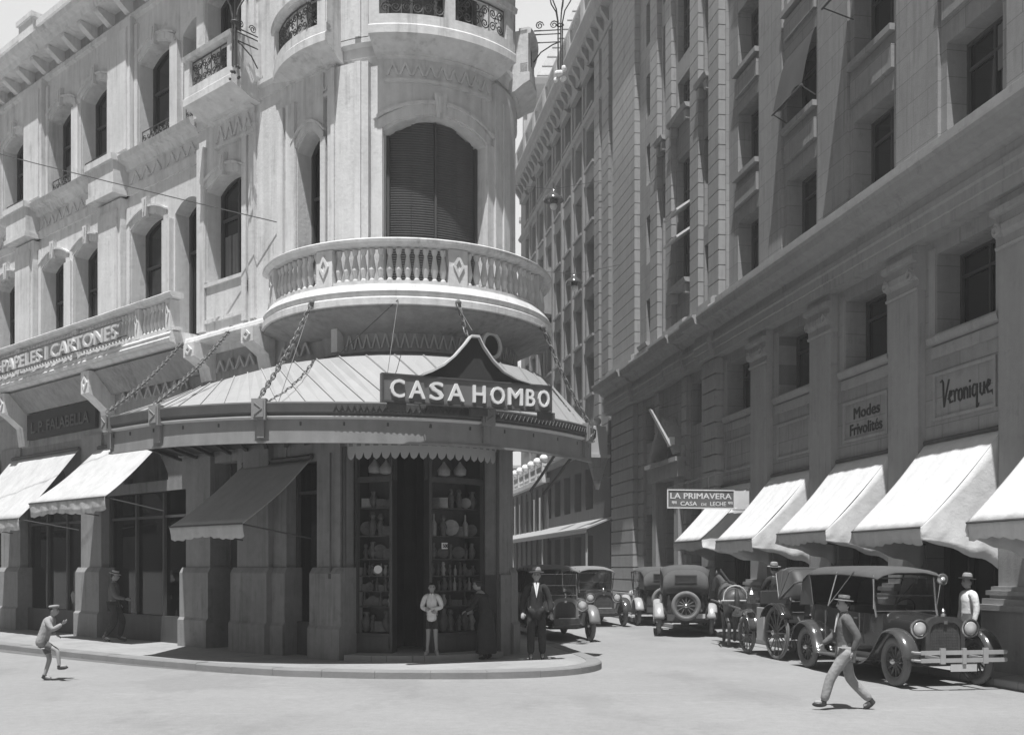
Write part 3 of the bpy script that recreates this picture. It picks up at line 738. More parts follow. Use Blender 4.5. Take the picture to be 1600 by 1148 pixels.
# tower shop: threshold, display cases either side of the dark entrance
m = MB(); m.slab([T(a, .28, 0)[:2] for a in fr(-24, 54, 12, True)] + [T(a, -2.0, 0)[:2] for a in (60, 20, -30)], .1, .24)
m.build('threshold', 'walk', cb)
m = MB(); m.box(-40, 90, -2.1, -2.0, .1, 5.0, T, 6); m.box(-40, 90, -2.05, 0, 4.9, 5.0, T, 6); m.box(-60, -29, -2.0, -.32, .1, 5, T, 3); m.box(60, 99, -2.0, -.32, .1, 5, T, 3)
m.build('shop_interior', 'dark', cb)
CASES = []
for (a, b_, nm) in ((-27.5, -4, 'left'), (17.5, 58, 'right')):
    m = MB(); v = -.3
    m.box(a, b_, v - .5, v, .24, .62, T, 5); m.box(a + 2, b_ - 2, v, v + .03, .3, .56, T, 5)
    m.box(a, a + 1.6, v - .06, v + .02, .62, 4.2, T); m.box(b_ - 1.6, b_, v - .06, v + .02, .62, 4.2, T); m.box(a, b_, v - .06, v + .02, 3.55, 3.66, T, 5); m.box(a, b_, v - .5, v - .45, .62, 4.2, T, 5)
    m.box(b_ - .8, b_, v - .5, v - .06, .62, 3.6, T) if nm == 'left' else m.box(a, a + .8, v - .5, v - .06, .62, 3.6, T)
    for zz in (1.12, 1.42, 1.72, 2.05, 2.5, 3.05): m.box(a + .8, b_ - .8, v - .42, v - .1, zz, zz + .02, T, 5)
    o = m.build('display_case', 'wood', cb)
    CASES.append((a, b_, v, nm))
m = MB()
for i in range(18):
    a = -26.5 + i * 4.65; m.quadp([(a, 4.1), (a + .6, 4.0), (a + 2.05, 3.96), (a + 3.5, 4.0), (a + 4.65, 4.1), (a + 4.65, 4.3), (a, 4.3)], .0, .02, T)
m.build('scalloped_valance', 'darkcloth', cb)
m = MB(); m.tube([T(-33, .2, 4.1), T(-33, .2, 1.75)], .02, 6); m.lathe([(.05, 0), (.05, .1)], T(-33, .2, 1.68), 8)
m.tube([T(-27.6, .05, 4.2), T(-27.6, .05, .2)], .035, 8); m.tube([T(57, .05, 4.2), T(57, .05, .2)], .03, 8)
build_split(m, 'downpipe', 'iron', cb)
# ---------------------------------------------------------------- goods in the tower shop
rng = random.Random(3)
def good(kind, X, s, mt, lab, cat):
    m = MB(); c = X
    if kind == 'vase': m.lathe([(.03 * s, 0), (.06 * s, .06 * s), (.07 * s, .12 * s), (.03 * s, .2 * s), (.045 * s, .25 * s)], c, 8)
    if kind == 'bottle': m.lathe([(.035 * s, 0), (.035 * s, .14 * s), (.012 * s, .18 * s), (.012 * s, .25 * s)], c, 8)
    if kind == 'box': m.box(c[0] - .06 * s, c[0] + .06 * s, c[1] - .04 * s, c[1] + .04 * s, c[2], c[2] + .12 * s)
    if kind == 'plate':
        m.lathe([(.0, .0), (.07 * s, .004), (.09 * s, .02), (.0, .012)], (c[0], c[1], c[2] + .09 * s), 14, Matrix.Rotation(R(80), 3, 'X'))
    if kind == 'figurine': m.lathe([(.04 * s, 0), (.03 * s, .05 * s), (.05 * s, .1 * s), (.02 * s, .17 * s), (.035 * s, .2 * s), (.02 * s, .24 * s)], c, 8)
    o = m.build(kind, mt, smooth=kind != 'box'); tag(o, lab, cat, 'goods in the display cases of the corner shop')
SH = [(1.14, 1.0), (1.44, 1.0), (1.74, 1.0), (2.07, 1.5), (2.52, 1.7), (3.07, 1.5), (.64, 1.6)]
for (a, b_, v, nm) in CASES:
    side = 'left of the entrance' if nm == 'left' else 'right of the entrance'
    for zz, s_ in SH:
        nn = 7 if nm == 'left' else 9
        for i, u in enumerate(fr(a + 1.5, b_ - 1.5, nn if s_ < 1.3 else nn - 3)):
            kind = rng.choice(['vase', 'bottle', 'box', 'plate', 'figurine']); pale = rng.random() < .22
            lab = ('pale ' if pale else 'dim ') + {'vase': 'swelling vase', 'bottle': 'narrow-necked bottle', 'box': 'small square box', 'plate': 'round plate on edge', 'figurine': 'turned ornament'}[kind] + ' on the shelves ' + side
            good(kind, T(u + rng.uniform(-.6, .6), v - .2, zz), s_ * rng.uniform(.8, 1.15), 'goodsp' if pale else 'goods', lab, kind)
mm = MB(); mm.lathe([(.0, .0), (.06, .005), (.08, .02), (.0, .015)], T(-13.5, -.38, 1.86), 18, Matrix.Rotation(R(85), 3, 'X'))
tag(mm.build('clock', 'letter'), 'bright white round clock face on a middle shelf of the left case', 'clock')
mm = MB(); mm.box(25.0, 28.6, -.29, -.27, 2.26, 2.38, T, 2); pb = mm.build('price_card', 'letter', bevel=0); tag(pb, 'small white card marked 500 on the right display case', 'price card')
textmb('500', .1, .004, lambda x, e, y: T(25.4 + x * 24, -.262 + e, 2.285 + y), bold=.002).build('lettering', 'ink', pb)
for i, (u, zz) in enumerate(((-15, 3.62), (-8, 3.6), (27, 3.58), (38, 3.6))):
    m = MB(); m.lathe([(.02, .28), (.03, .25), (.13, .12), (.12, .02), (.05, .0)], T(u, -.33 + .45 * 0 + (.5 if False else 0), zz + .1), 10)
    tag(m.build('glass_bowl', 'goodsp', smooth=True), ['round pale bowl hanging high at the left end of the tower shop', 'flat pale bowl hanging high beside the left case edge', 'low pale bowl hanging over the right case', 'tall pale shade hanging high at the right of the shop'][i], 'bowl')

def on2(kind, u, v, z, s_, mt, lab): good(kind, F2(u, v, z), s_, mt, lab, kind)
for (a, b_, nm) in ((2.3, 6.0, 'middle shop window of the left front'), (7.4, 10.8, 'second shop window of the left front'), (12.4, 15.5, 'shop window at the left edge of the photo')):
    for u in fr(a, b_, 12):
        kind = rng.choice(['vase', 'bottle', 'box', 'plate', 'figurine', 'vase']); pale = rng.random() < .3
        lab = ('pale ' if pale else 'dim ') + kind + ' standing in the ' + nm
        on2(kind, u + rng.uniform(-.08, .08), -.28 - .15 - rng.random() * .2, .76, rng.uniform(1.6, 3.6), 'goodsp' if pale else 'goods', lab)
for i, (u, z_) in enumerate(((3.4, 3.0), (5.0, 2.8), (9.0, 2.9))):
    m = MB(); m.lathe([(.02, .3), (.04, .22), (.2, .05), (.22, .0)], F2(u, -.6, z_), 14, None, False); m.tube([F2(u, -.6, z_ + .3), F2(u, -.6, z_ + .8)], .01, 4)
    tag(m.build('hanging_lamp', 'goodsp'), ['pale lamp shade hanging in the middle shop window, farther left', 'pale lamp shade hanging in the middle shop window, nearer the marquee', 'pale lamp shade hanging in the second shop window'][i], 'lamp')
m = MB(); m.box(-2.5, -2.05, -.5, -.47, 1.15, 1.9, F2); m.quadp([(-2.5, 1.9), (-2.27, 1.78), (-2.05, 1.9), (-2.05, 2.05), (-2.15, 2.08), (-2.27, 1.9), (-2.4, 2.08), (-2.5, 2.05)], -.5, -.47, F2)
tag(m.build('garment', 'letter'), 'white garment hung in the narrow window beside the corner pillar', 'garment')

# ---------------------------------------------------------------- marquee over the corner pavement
mq = thing('marquee', 'curved zinc marquee with iron fascia hung on chains round the corner shop', 'marquee', (-2, 18.5, 4.05))
OP = [onz(x, y, 4.05) for x, y in ((172, 708), (250, 698), (330, 693), (408, 690.5), (500, 690), (600, 691), (700, 694.5), (780, 700), (850, 708), (900, 716), (924, 722))]
OC = smooth(OP, 4); NO = len(OC) - 1
def arclen(P):
    L_ = [0]
    for a, b_ in zip(P, P[1:]): L_.append(L_[-1] + math.dist(a, b_))
    return [x / L_[-1] for x in L_]
WI = [F2(u, v, 0)[:2] for u, v in ((2.4, .05), (1.4, .3), (.4, .5), (-.6, .6), (-1.6, .68), (-2.6, .72))] + [T(a, .72, 0)[:2] for a in (-36, -20, -5, 10, 25, 40, 55, 70, 84)]
WW = [F2(u, -.02, 0)[:2] for u in (2.4, 1.4, .4, -.6, -1.6, -2.6)] + [T(a, -.02, 0)[:2] for a in (-36, -20, -5, 10, 25, 40, 55, 70, 84)]
def samp(P, t):
    L_ = arclen(P)
    for i in range(len(P) - 1):
        if t <= L_[i + 1] + 1e-9:
            q = (t - L_[i]) / max(L_[i + 1] - L_[i], 1e-9); return (P[i][0] + (P[i + 1][0] - P[i][0]) * q, P[i][1] + (P[i + 1][1] - P[i][1]) * q)
    return P[-1]
def MQ(t, v, z):                     # along the outer edge, v outward
    e = .002; a = samp(OC, max(t - e, 0)); b_ = samp(OC, min(t + e, 1)); p_ = samp(OC, t)
    d = Vector((b_[0] - a[0], b_[1] - a[1])).normalized(); return (p_[0] + d.y * v, p_[1] - d.x * v, z)
NR = 44
top_ = MB(); vs = []; 
for i in range(NR + 1):
    t = i / NR; o = samp(OC, t); w_ = samp(WI, t)
    vs += [(o[0], o[1], 4.70), (w_[0], w_[1], 5.79), (o[0], o[1], 4.66), (w_[0], w_[1], 5.74)]
fs = []
for i in range(NR):
    a = i * 4; b_ = a + 4; fs += [[a, b_, b_ + 1, a + 1], [a + 2, b_ + 2, b_ + 3, a + 3], [a, b_, b_ + 2, a + 2]]
top_.add(vs, fs)
for i in range(0, NR * 2 + 1, 2):
    t = i / NR / 2
    if i % 4: continue
    o = samp(OC, t); w_ = samp(WI, t); top_.tube([(o[0], o[1], 4.715), (w_[0], w_[1], 5.805)], .016, 4)
fl = []
for i in range(NR + 1):
    w_ = samp(WI, i / NR); q_ = samp(WW, i / NR); fl += [(w_[0], w_[1], 5.785), (q_[0], q_[1], 5.83)]
top_.add(fl, [[2 * i, 2 * i + 2, 2 * i + 3, 2 * i + 1] for i in range(NR)])
top_.build('roof', 'zinc', mq)
m = MB(); m.sweep([(-.04, 4.05), (.0, 4.05), (.0, 4.5), (-.04, 4.5)], 0, 1, MQ, 44); m.sweep([(-.03, 4.03), (.03, 4.03), (.03, 4.07), (-.03, 4.07)], 0, 1, MQ, 44)
m.build('fascia', 'fascia', mq)
m = MB(); m.sweep([(-.05, 4.5), (.05, 4.5), (.10, 4.55), (.11, 4.70), (.08, 4.73), (-.05, 4.71)], 0, 1, MQ, 44)
for i in range(60):
    t = .45 + i * .0092
    if t < .99: m.tube([MQ(t, .11, 4.57), MQ(t + .004, .12, 4.66), MQ(t + .008, .11, 4.57)], .01, 4)
m.build('gutter', 'iron', mq)
m = MB(); m.sweep([(.0, 4.44), (.07, 4.45), (.08, 4.475), (.07, 4.495), (.0, 4.495)], 0, 1, MQ, 44); m.build('moulding', 'paleiron', mq)
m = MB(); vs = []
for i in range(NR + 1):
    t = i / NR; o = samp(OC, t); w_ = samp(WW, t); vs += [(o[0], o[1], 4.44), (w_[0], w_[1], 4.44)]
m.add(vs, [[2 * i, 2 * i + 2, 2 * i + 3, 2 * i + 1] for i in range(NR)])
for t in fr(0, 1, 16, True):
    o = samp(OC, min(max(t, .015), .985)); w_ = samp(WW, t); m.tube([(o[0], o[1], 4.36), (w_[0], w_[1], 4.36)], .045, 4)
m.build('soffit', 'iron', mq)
for t in (0, 1):
    o = samp(OC, t); w_ = samp(WI, t); m = MB()
    m.add([(o[0], o[1], 4.42), (w_[0], w_[1], 4.42), (w_[0], w_[1], 5.78), (o[0], o[1], 4.7)], [[0, 1, 2, 3]]); m.build('end_panel', 'fascia', mq)
def tpx(px):                          # place along the marquee edge
    best = min(range(401), key=lambda i: abs(800 + 1600 * samp(OC, i / 400)[0] / samp(OC, i / 400)[1] - px)); return best / 400
def hitF(M, px, py, v, lo, hi):
    best = None
    for i in range(801):
        u = lo + (hi - lo) * i / 800; p_ = M(u, v, 0); e = abs(800 + 1600 * p_[0] / p_[1] - px)
        if best is None or e < best[0]: best = (e, u, p_)
    p_ = best[2]; return (p_[0], p_[1], 1.9 + (886 - py) / 1600 * p_[1])
ANCH = [(174, hitF(F2, 283, 538, .7, 0, 5)), (250, hitF(F2, 362, 512, .2, -2, 2)), (408, hitF(T, 487, 473, .85, -70, 0)), (758, hitF(T, 716, 473, .85, 0, 50)), (912, hitF(T, 848, 512, .85, 50, 84))]
for px, A in ANCH:
    t = min(max(tpx(px), .006), .994); m = MB(); d = .011
    m.box(t - d, t + d, .02, .15, 4.42, 4.78, MQ); m.box(t - d * .7, t + d * .7, .15, .17, 4.46, 4.74, MQ)
    m.box(t - d * .5, t + d * .5, .0, .06, 4.12, 4.42, MQ)
    m.tube([MQ(t - d * .5, .175, 4.5), MQ(t + d * .5, .175, 4.6), MQ(t - d * .5, .175, 4.7)], .012, 4)
    m.build('rosette_block', 'fascia', mq)
    a = Vector(MQ(t, .1, 4.8)); b_ = Vector(A); n_ = max(6, int((b_ - a).length / .115)); m = MB()
    dv = (b_ - a).normalized(); o1 = dv.orthogonal().normalized(); o2 = dv.cross(o1)
    for i in range(n_):
        c_ = a + (b_ - a) * ((i + .5) / n_); c_.z -= .10 * math.sin(math.pi * (i + .5) / n_); s_ = o1 if i % 2 else o2
        m.tube([c_ + dv * .085 * math.cos(q * math.pi / 5) + s_ * .04 * math.sin(q * math.pi / 5) for q in range(10)], .0135, 5, True)
    m.ball(b_, .06, n=8, m=6); m.build('chain', 'chain', mq)
# thin guy wires and scroll bracket under the far end
m = MB()
for a, b_ in ((hitF(T, 622, 468, .85, -40, 40), MQ(tpx(600), 0, 4.75)), (hitF(T, 622, 468, .85, -40, 40), (samp(WI, .5)[0], samp(WI, .5)[1], 5.5)), (hitF(T, 487, 475, .85, -70, 0), MQ(tpx(436), 0, 4.75))): m.tube([a, b_], .008, 4)
m.build('guy_wire', 'iron', mq)
m = MB()
for t in (.90, .97):
    o = Vector(MQ(t, -.1, 4.3)); w_ = samp(WI, t); w_ = Vector((w_[0], w_[1], 3.4))
    m.tube([o, o.lerp(w_, .3) + Vector((0, 0, .05)), o.lerp(w_, .7) + Vector((0, 0, .0)), w_], .03, 5)
m.build('bracket', 'iron', mq)

# ---------------------------------------------------------------- CASA HOMBO sign
SA = Vector((-2.18, 17.1, 0)); SB = Vector((.71, 18.34, 0)); SD = (SB - SA).normalized(); SN = Vector((SD.y, -SD.x, 0)); SL = (SB - SA).length
def S(u, v, z): p_ = SA + SD * u + SN * v; return (p_.x, p_.y, 4.67 + (z - 4.8) * .96)
sg = thing('shop_sign', 'long dark sign reading CASA HOMBO with a pagoda gable, on top of the marquee', 'sign', tuple(SA + SD * SL / 2 + Vector((0, 0, 4.8))))
m = MB(); m.box(0, SL, -.1, 0, 4.80, 5.30, S); m.build('board', 'signboard', sg)
m = MB()
for a, b_, z0, z1 in ((0, SL, 4.80, 4.83), (0, SL, 5.27, 5.30), (0, .03, 4.83, 5.27), (SL - .03, SL, 4.83, 5.27)): m.box(a, b_, 0, .025, z0, z1, S)
m.build('frame', 'frame', sg)
def fit(body, x0, x1, size, fn, **kw):
    raw = textmb(body, size, kw.pop('ext', .03), lambda x, e, y: (x, e, y), **kw)
    xs = [q[0] for q in raw.v]; a, b_ = min(xs), max(xs); sc = (x1 - x0) / (b_ - a)
    raw.v = [tuple(fn(x0 + (q[0] - a) * sc, q[1], q[2])) for q in raw.v]; return raw
def ux(px): return min((abs(800 + 1600 * S(i / 200 * SL, 0, 5)[0] / S(i / 200 * SL, 0, 5)[1] - px), i / 200 * SL) for i in range(201))[1]
lt = MB()
for chx, p0, p1 in (('C', 609, 631), ('A', 638, 663), ('S', 670, 692), ('A', 699, 724), ('H', 738, 758), ('O', 765, 787), ('M', 793, 815), ('B', 820, 835), ('O', 839, 857)):
    lt.merge(fit(chx, ux(p0), ux(p1), .44, lambda x, e, y: S(x, .03 + e, 4.89 + y), bold=.008, ext=.025))
lt.build('lettering', 'letter', sg)
gp = [(.72, 5.30), (.9, 5.38), (1.1, 5.5), (1.3, 5.68), (1.5, 5.92), (1.6, 6.06), (1.74, 6.06), (1.82, 5.9), (2.0, 5.66), (2.2, 5.48), (2.45, 5.36), (2.7, 5.30)]
m = MB(); m.quadp(gp, -.09, -.04, S); m.build('gable', 'signdark', sg)  # eave shadow put into the colour: gable face darker than the board
m = MB()
for a, b_ in zip(gp[:-1], gp[1:]):
    m.quadp([(a[0], a[1]), (b_[0], b_[1]), (b_[0], b_[1] + .04), (a[0], a[1] + .04)], -.14, .06, S)
m.build('gable_rim', 'paleiron', sg)
m = MB()
for u in (.12, 1.6, 2.9): m.box(u, u + .32, -.1, -.02, 4.66, 4.80, S)
m.tube([S(1.65, -.08, 6.2), hitF(T, 716, 480, .85, 0, 50)], .012, 4)
m.tube([S(.7, -.1, 5.3), S(.5, -1.0, 5.25)], .012, 4)
m.build('support', 'iron', sg)

# ---------------------------------------------------------------- lettering on the long front
sg = thing('balcony_sign', 'raised white letters reading PAPELES I CARTONES along the left balustrade', 'sign', F2(7, .8, 7.2))
lt = fit('S\u00b7PAPELES I CARTONES', 0, 6.9, .46, lambda x, e, y: F2(3.75 + 6.9 - x, .80 + e, 7.22 + y + .0), bold=.012)
lt.build('lettering', 'letter2', sg)
m = MB(); m.tube([F2(u, .76, 7.22) for u in (3.7, 8, 12.4)], .02, 4); m.tube([F2(u, .74, 7.62) for u in (3.7, 8, 12.4)], .015, 4)
for u in fr(3.7, 12.4, 10, True): m.tube([F2(u, .6, 7.3), F2(u, .8, 7.22)], .015, 4)
m.build('rail', 'iron', sg)
sg = thing('shop_sign', 'dark fascia board with faded letters P. FALABELLA under the left balcony', 'sign', F2(8.5, .05, 5.5))
m = MB(); m.box(6.35, 10.35, -.02, .06, 5.45, 6.15, F2); m.build('board', 'signdark', sg)
fit('L. P. FALABELLA', 0, 3.4, .42, lambda x, e, y: F2(10.05 - x, .075 + e, 5.62 + y), bold=.01, ext=.012).build('lettering', 'goods', sg)

# ---------------------------------------------------------------- awnings
def awning(nm, lab, M, ua, ub, zt, vb, zb, mt, val=.26, sides=False, group=None, v0=.05, zin=2.0, valm=None, scal=8, ub2=None, ua2=None, arms=True, seed=0):
    ra = random.Random(seed); ua2 = ua if ua2 is None else ua2; ub2 = ub if ub2 is None else ub2
    t = thing(nm, lab, 'awning', M((ua + ub) / 2, v0, zb), 0, group)
    m = MB(); K, J = 48, 12; vs = []
    for i in range(K + 1):
        s_ = i / K
        for j in range(J + 1):
            q = j / J; u = (ua + (ub - ua) * s_) * (1 - q) + (ua2 + (ub2 - ua2) * s_) * q
            sag = -.07 * math.sin(math.pi * q) * (1 - .25 * math.sin(math.pi * s_)) + (.014 * math.sin(s_ * 19 + seed + q * 3) + .010 * math.sin(s_ * 41 - q * 5 + seed * 2)) * math.sin(math.pi * q) ** .6
            vs.append(M(u, v0 + (vb - v0) * q, zt + (zb - zt) * q + sag))
    fs = [[i * (J + 1) + j, (i + 1) * (J + 1) + j, (i + 1) * (J + 1) + j + 1, i * (J + 1) + j + 1] for i in range(K) for j in range(J)]
    m.add(vs, fs); o = m.build('canopy', mt, t, smooth='all'); so = o.modifiers.new('t', 'SOLIDIFY'); so.thickness = .012
    m = MB(); vs = []; K = 40
    for i in range(K + 1):
        s_ = i / K; u = ua2 + (ub2 - ua2) * s_
        for j in range(4):
            q = j / 3; sc = .03 * abs(math.sin(math.pi * s_ * scal)) if j == 3 else 0
            vs.append(M(u, vb + .02 * math.sin(s_ * 47 + j) * q - .04 * q, zb - val * q - sc + (.03 * math.sin(s_ * 9 + seed) * q)))
    fs = [[i * 4 + j, (i + 1) * 4 + j, (i + 1) * 4 + j + 1, i * 4 + j + 1] for i in range(K) for j in range(3)]
    m.add(vs, fs); o = m.build('valance', valm or mt, t, smooth='all'); so = o.modifiers.new('t', 'SOLIDIFY'); so.thickness = .008
    if sides:
        for u, u2 in ((ua, ua2), (ub, ub2)):
            m = MB(); vs = []; K = 14; J = 8
            for i in range(K + 1):
                q = i / K; v = v0 + (vb - v0) * q; zt_ = zt + (zb - zt) * q - .085 * math.sin(math.pi * q) - .01
                zl = zin + (zb - .22 - zin) * (q ** .8) + .05 * math.sin(q * 14 + seed) * (1 - q)
                for j in range(J + 1):
                    p_ = j / J; w_ = (.035 * math.sin(q * 7 + p_ * 3 + seed) + .02 * math.sin(q * 23 - p_ * 8 + seed)) * p_ * p_ + (-.05 if u == ua else .05) * p_
                    vs.append(M(u + (u2 - u) * q + w_, v, zt_ + (zl - zt_) * p_))
            fs = [[i * (J + 1) + j, (i + 1) * (J + 1) + j, (i + 1) * (J + 1) + j + 1, i * (J + 1) + j + 1] for i in range(K) for j in range(J)]
            m.add(vs, fs); o = m.build('side_curtain', mt, t, smooth='all'); so = o.modifiers.new('t', 'SOLIDIFY'); so.thickness = .008
    m = MB()
    for u, u2 in ((ua + .03, ua2 + .03), (ub - .03, ub2 - .03)): m.tube([M(u, v0, zb - .25), M(u2, vb - .03, zb - .02)], .016, 5)
    m.tube([M(ua2, vb, zb - .005), M(ub2, vb, zb - .005)], .018, 5); m.tube([M(ua, v0, zt + .02), M(ub, v0, zt + .02)], .05, 6)
    build_split(m, 'frame', 'iron', t); return t
ga = 'cream awnings over the left shopfronts'
awning('awning', 'cream awning over the left shopfront, farther from the marquee', F2, 7.25, 11.35, 4.97, 1.6, 3.12, 'duck', group=ga, valm='lace', val=.3, seed=1)
awning('awning', 'bright cream awning with worn lacy valance half under the left end of the marquee', F2, 3.0, 6.2, 4.9, 1.6, 3.46, 'duck', group=ga, valm='lace', val=.3, ub2=6.63, ua2=2.8, seed=2)
awning('awning', 'cream awning at the left edge of the photo with only its corner showing', F2, 12.3, 15.6, 4.97, 1.6, 3.12, 'duck', group=ga, valm='lace', val=.3, seed=5)
awning('awning', 'grey awning with pale scalloped valance in the shade of the marquee', F2, -2.55, -.2, 4.05, 1.6, 2.72, 'darkcloth', group=None, valm='duck', val=.24, ub2=.09, ua2=-2.5, scal=9, seed=3)
wl = ['white side-curtained awning below the Veronique panel', 'white side-curtained awning below the Modes Frivolit\u00e9s panel', 'white side-curtained awning two shops beyond the Modes Frivolit\u00e9s panel side', 'farthest and smallest white awning, behind the La Primavera sign']
wl[2] = 'white side-curtained awning between the Modes Frivolit\u00e9s shop and the farthest small one'
for i in range(4):
    u0 = 3.65 * i
    awning('awning', wl[i], F1, u0 - .02, u0 + 2.4, 4.34, (1.62, 1.55, 1.64, 1.58)[i], (2.60, 2.67, 2.60, 2.66)[i], 'white', sides=True, group='white awnings along the right-hand shops', zin=(1.83, 1.95, 1.9, 2.0)[i], valm=None, seed=(11, 24, 37, 45)[i], val=(.27, .24, .29, .25)[i])
awning('awning', 'white awning cut off by the right edge of the photo', F1, -3.7, -1.3, 4.34, 1.6, 2.62, 'white', sides=True, group='white awnings along the right-hand shops', zin=1.85, seed=20, val=.27)
# ---------------------------------------------------------------- granite building on the right
rb = thing('granite_building', 'large grey granite building with pilastered shops and deep square windows', 'building', (O1[0] + 1, O1[1] + 5, 0))
w = MB(); G = 'granite'
BAY = 3.65
bays = [-2, -1, 0, 1, 2, 3]
mez = [(BAY * k_ + .22, BAY * k_ + 2.06, 6.43, 8.02, 0) for k_ in bays[:-1]] + [(11.1, 12.9, 6.43, 8.02, 0)]
mez = [(BAY * k_ + .22, BAY * k_ + 2.06, 6.43, 8.02, 0) for k_ in range(-2, 4)]
shop = [(BAY * k_ + .0, BAY * k_ + 2.4, .14, 4.3, 0) for k_ in range(-2, 4)]
wall(w, F1, -8, 14.6, .1, 8.35, -.75, 0, mez + shop, 6)
wall(w, F1, 14.6, 25.6, .1, 8.35, -.75, -.05, [(17.3, 19.0, .14, 4.2, .5), (17.2, 18.9, 5.8, 6.6, .0), (15.2, 16.3, 6.6, 8.0, 0), (20.2, 21.4, 6.6, 8.0, 0), (15.2, 16.3, 1.2, 3.9, 0), (20.2, 21.4, 1.2, 3.9, 0)], 6)
rows = [(10.2, 12.08), (13.45, 15.3), (16.55, 18.3), (19.6, 21.4), (22.7, 24.5)]
UW = [(-7.1, -5.4), (-3.42, -1.75), (.22, 1.92), (3.85, 5.55), (7.45, 9.12), (11.0, 12.5)]
wall(w, F1, -8, 13.2, 8.35, 28, -.8, -.12, [(a, b, z0, z1, 0) for a, b in UW for z0, z1 in rows], 7)
TW = [(14.2, 15.05, [(10.4, 12.2), (12.8, 15.6), (17.4, 20.2), (21.4, 24)]), (16.2, 17.7, [(11.6, 15.9), (17.3, 18.6), (19.3, 21.6), (22.4, 24.6)]), (18.6, 19.3, [(10.4, 15.7), (17.3, 21.4), (22.2, 25)]), (20.45, 21.35, [(10.4, 12.05), (13.4, 15.2), (16.4, 17.9), (18.96, 20.57), (21.7, 23.3)])]
wall(w, F1, 13.2, 25.5, 8.35, 28, -.8, -.02, [(a, b, z0, z1, 0) for a, b, r_ in TW for z0, z1 in r_], 7)
w.box(-8, 25.5, -12, -.8, 27.5, 28, F1); w.box(25.1, 25.5, -12, -.8, .1, 28, F1); w.box(-8, 25.4, -1.3, -1.2, .1, 27.5, F1); w.box(-8, -7.6, -12, -.8, .1, 28, F1)
w.build('wall', G, rb)
ps = MB()
for k_ in range(-2, 4):
    u = BAY * k_ + 2.46; b_ = u + 1.12
    if k_ == 3: continue
    ps.box(u, b_, 0, .17, 1.57, 7.42, F1)
    ps.box(u - .16, b_ + .16, 0, .50, .13, .34, F1); ps.box(u - .1, b_ + .1, 0, .44, .34, 1.16, F1); ps.box(u - .16, b_ + .16, 0, .5, 1.16, 1.26, F1)
    ps.box(u - .1, b_ + .1, 0, .42, 1.26, 1.36, F1); ps.box(u - .03, b_ + .03, 0, .32, 1.36, 1.42, F1); ps.box(u - .07, b_ + .07, 0, .37, 1.42, 1.50, F1); ps.box(u - .02, b_ + .02, 0, .30, 1.50, 1.57, F1)
build_split(ps, 'pilaster', 'granite2', rb, ST_ROT)
cp = MB()
for k_ in range(-2, 3):
    u = BAY * k_ + 2.46; b_ = u + 1.12; c_ = (u + b_) / 2
    cp.sweep([(0, 7.42), (.2, 7.42), (.22, 7.47), (.18, 7.5), (.18, 7.62), (.27, 7.7), (.28, 7.82), (.22, 7.86), (.22, 7.98), (.32, 8.02), (.32, 8.12), (.2, 8.14), (.2, 8.35), (0, 8.35)], u - .04, b_ + .04, F1)
    for s_ in (-1, 1):
        cc = F1(c_ + s_ * .48, .26, 7.76); cp.tube(spiral(F1, c_ + s_ * .46, 7.74, .11, .30, s=s_, turns=1.4, a0=math.pi / 2), .03, 5)
        cp.lathe([(.125, -.2), (.125, .02)], F1(c_ + s_ * .46, .27, 7.74), 12, Vector((N1[0], N1[1], 0)).to_track_quat('Z', 'Y').to_matrix())
build_split(cp, 'capital', 'granite2', rb, ST_ROT)
cn = MB()
cp2 = [(-.1, 8.3), (.34, 8.3), (.34, 8.5), (.38, 8.52), (.38, 8.7), (.42, 8.74), (.42, 8.86), (.36, 8.9), (.36, 9.05), (.5, 9.1), (.56, 9.2), (.80, 9.26), (.84, 9.4), (.9, 9.46), (.9, 9.52), (.4, 9.58), (.4, 9.85), (.3, 9.9), (.3, 10.08), (.22, 10.14), (-.1, 10.16)]
cn.sweep(cp2, -8, 13.3, F1, 4)
cn.sweep([(v + .13, z) for v, z in cp2], 13.3, 14.55, F1); cn.sweep([(v, z) for v, z in cp2], 14.55, 16.0, F1); cn.sweep([(v + .1, z) for v, z in cp2], 16.0, 17.9, F1); cn.sweep(cp2, 17.9, 21.9, F1); cn.sweep([(v + .13, z) for v, z in cp2], 21.9, 25.75, F1)
u = -7.8
for z in (26.8,): cn.sweep([(-.1, z), (.3, z + .1), (.8, z + .5), (.9, z + .7), (-.1, z + .7)], -8, 25.6, F1, 3)
cn.build('cornice', 'granite2', rb)
# flat piers and panels between the upper windows
pn = MB()
for (a, b) in zip([-8] + [q[1] for q in UW], [q[0] for q in UW] + [13.2]):
    if b - a > .7: pn.box(a + .2, b - .2, -.12, -.05, 10.17, 27.4, F1)
for a, b in UW:
    for (z0, z1), (y0, y1) in zip(rows, rows[1:]):
        pn.box(a - .04, b + .04, -.12, -.03, z1 + .45, z1 + .95, F1); pn.box(a - .1, b + .1, -.12, .04, y0 - .16, y0 - .02, F1)
    
build_split(pn, 'pier', G, rb, ST_ROT)
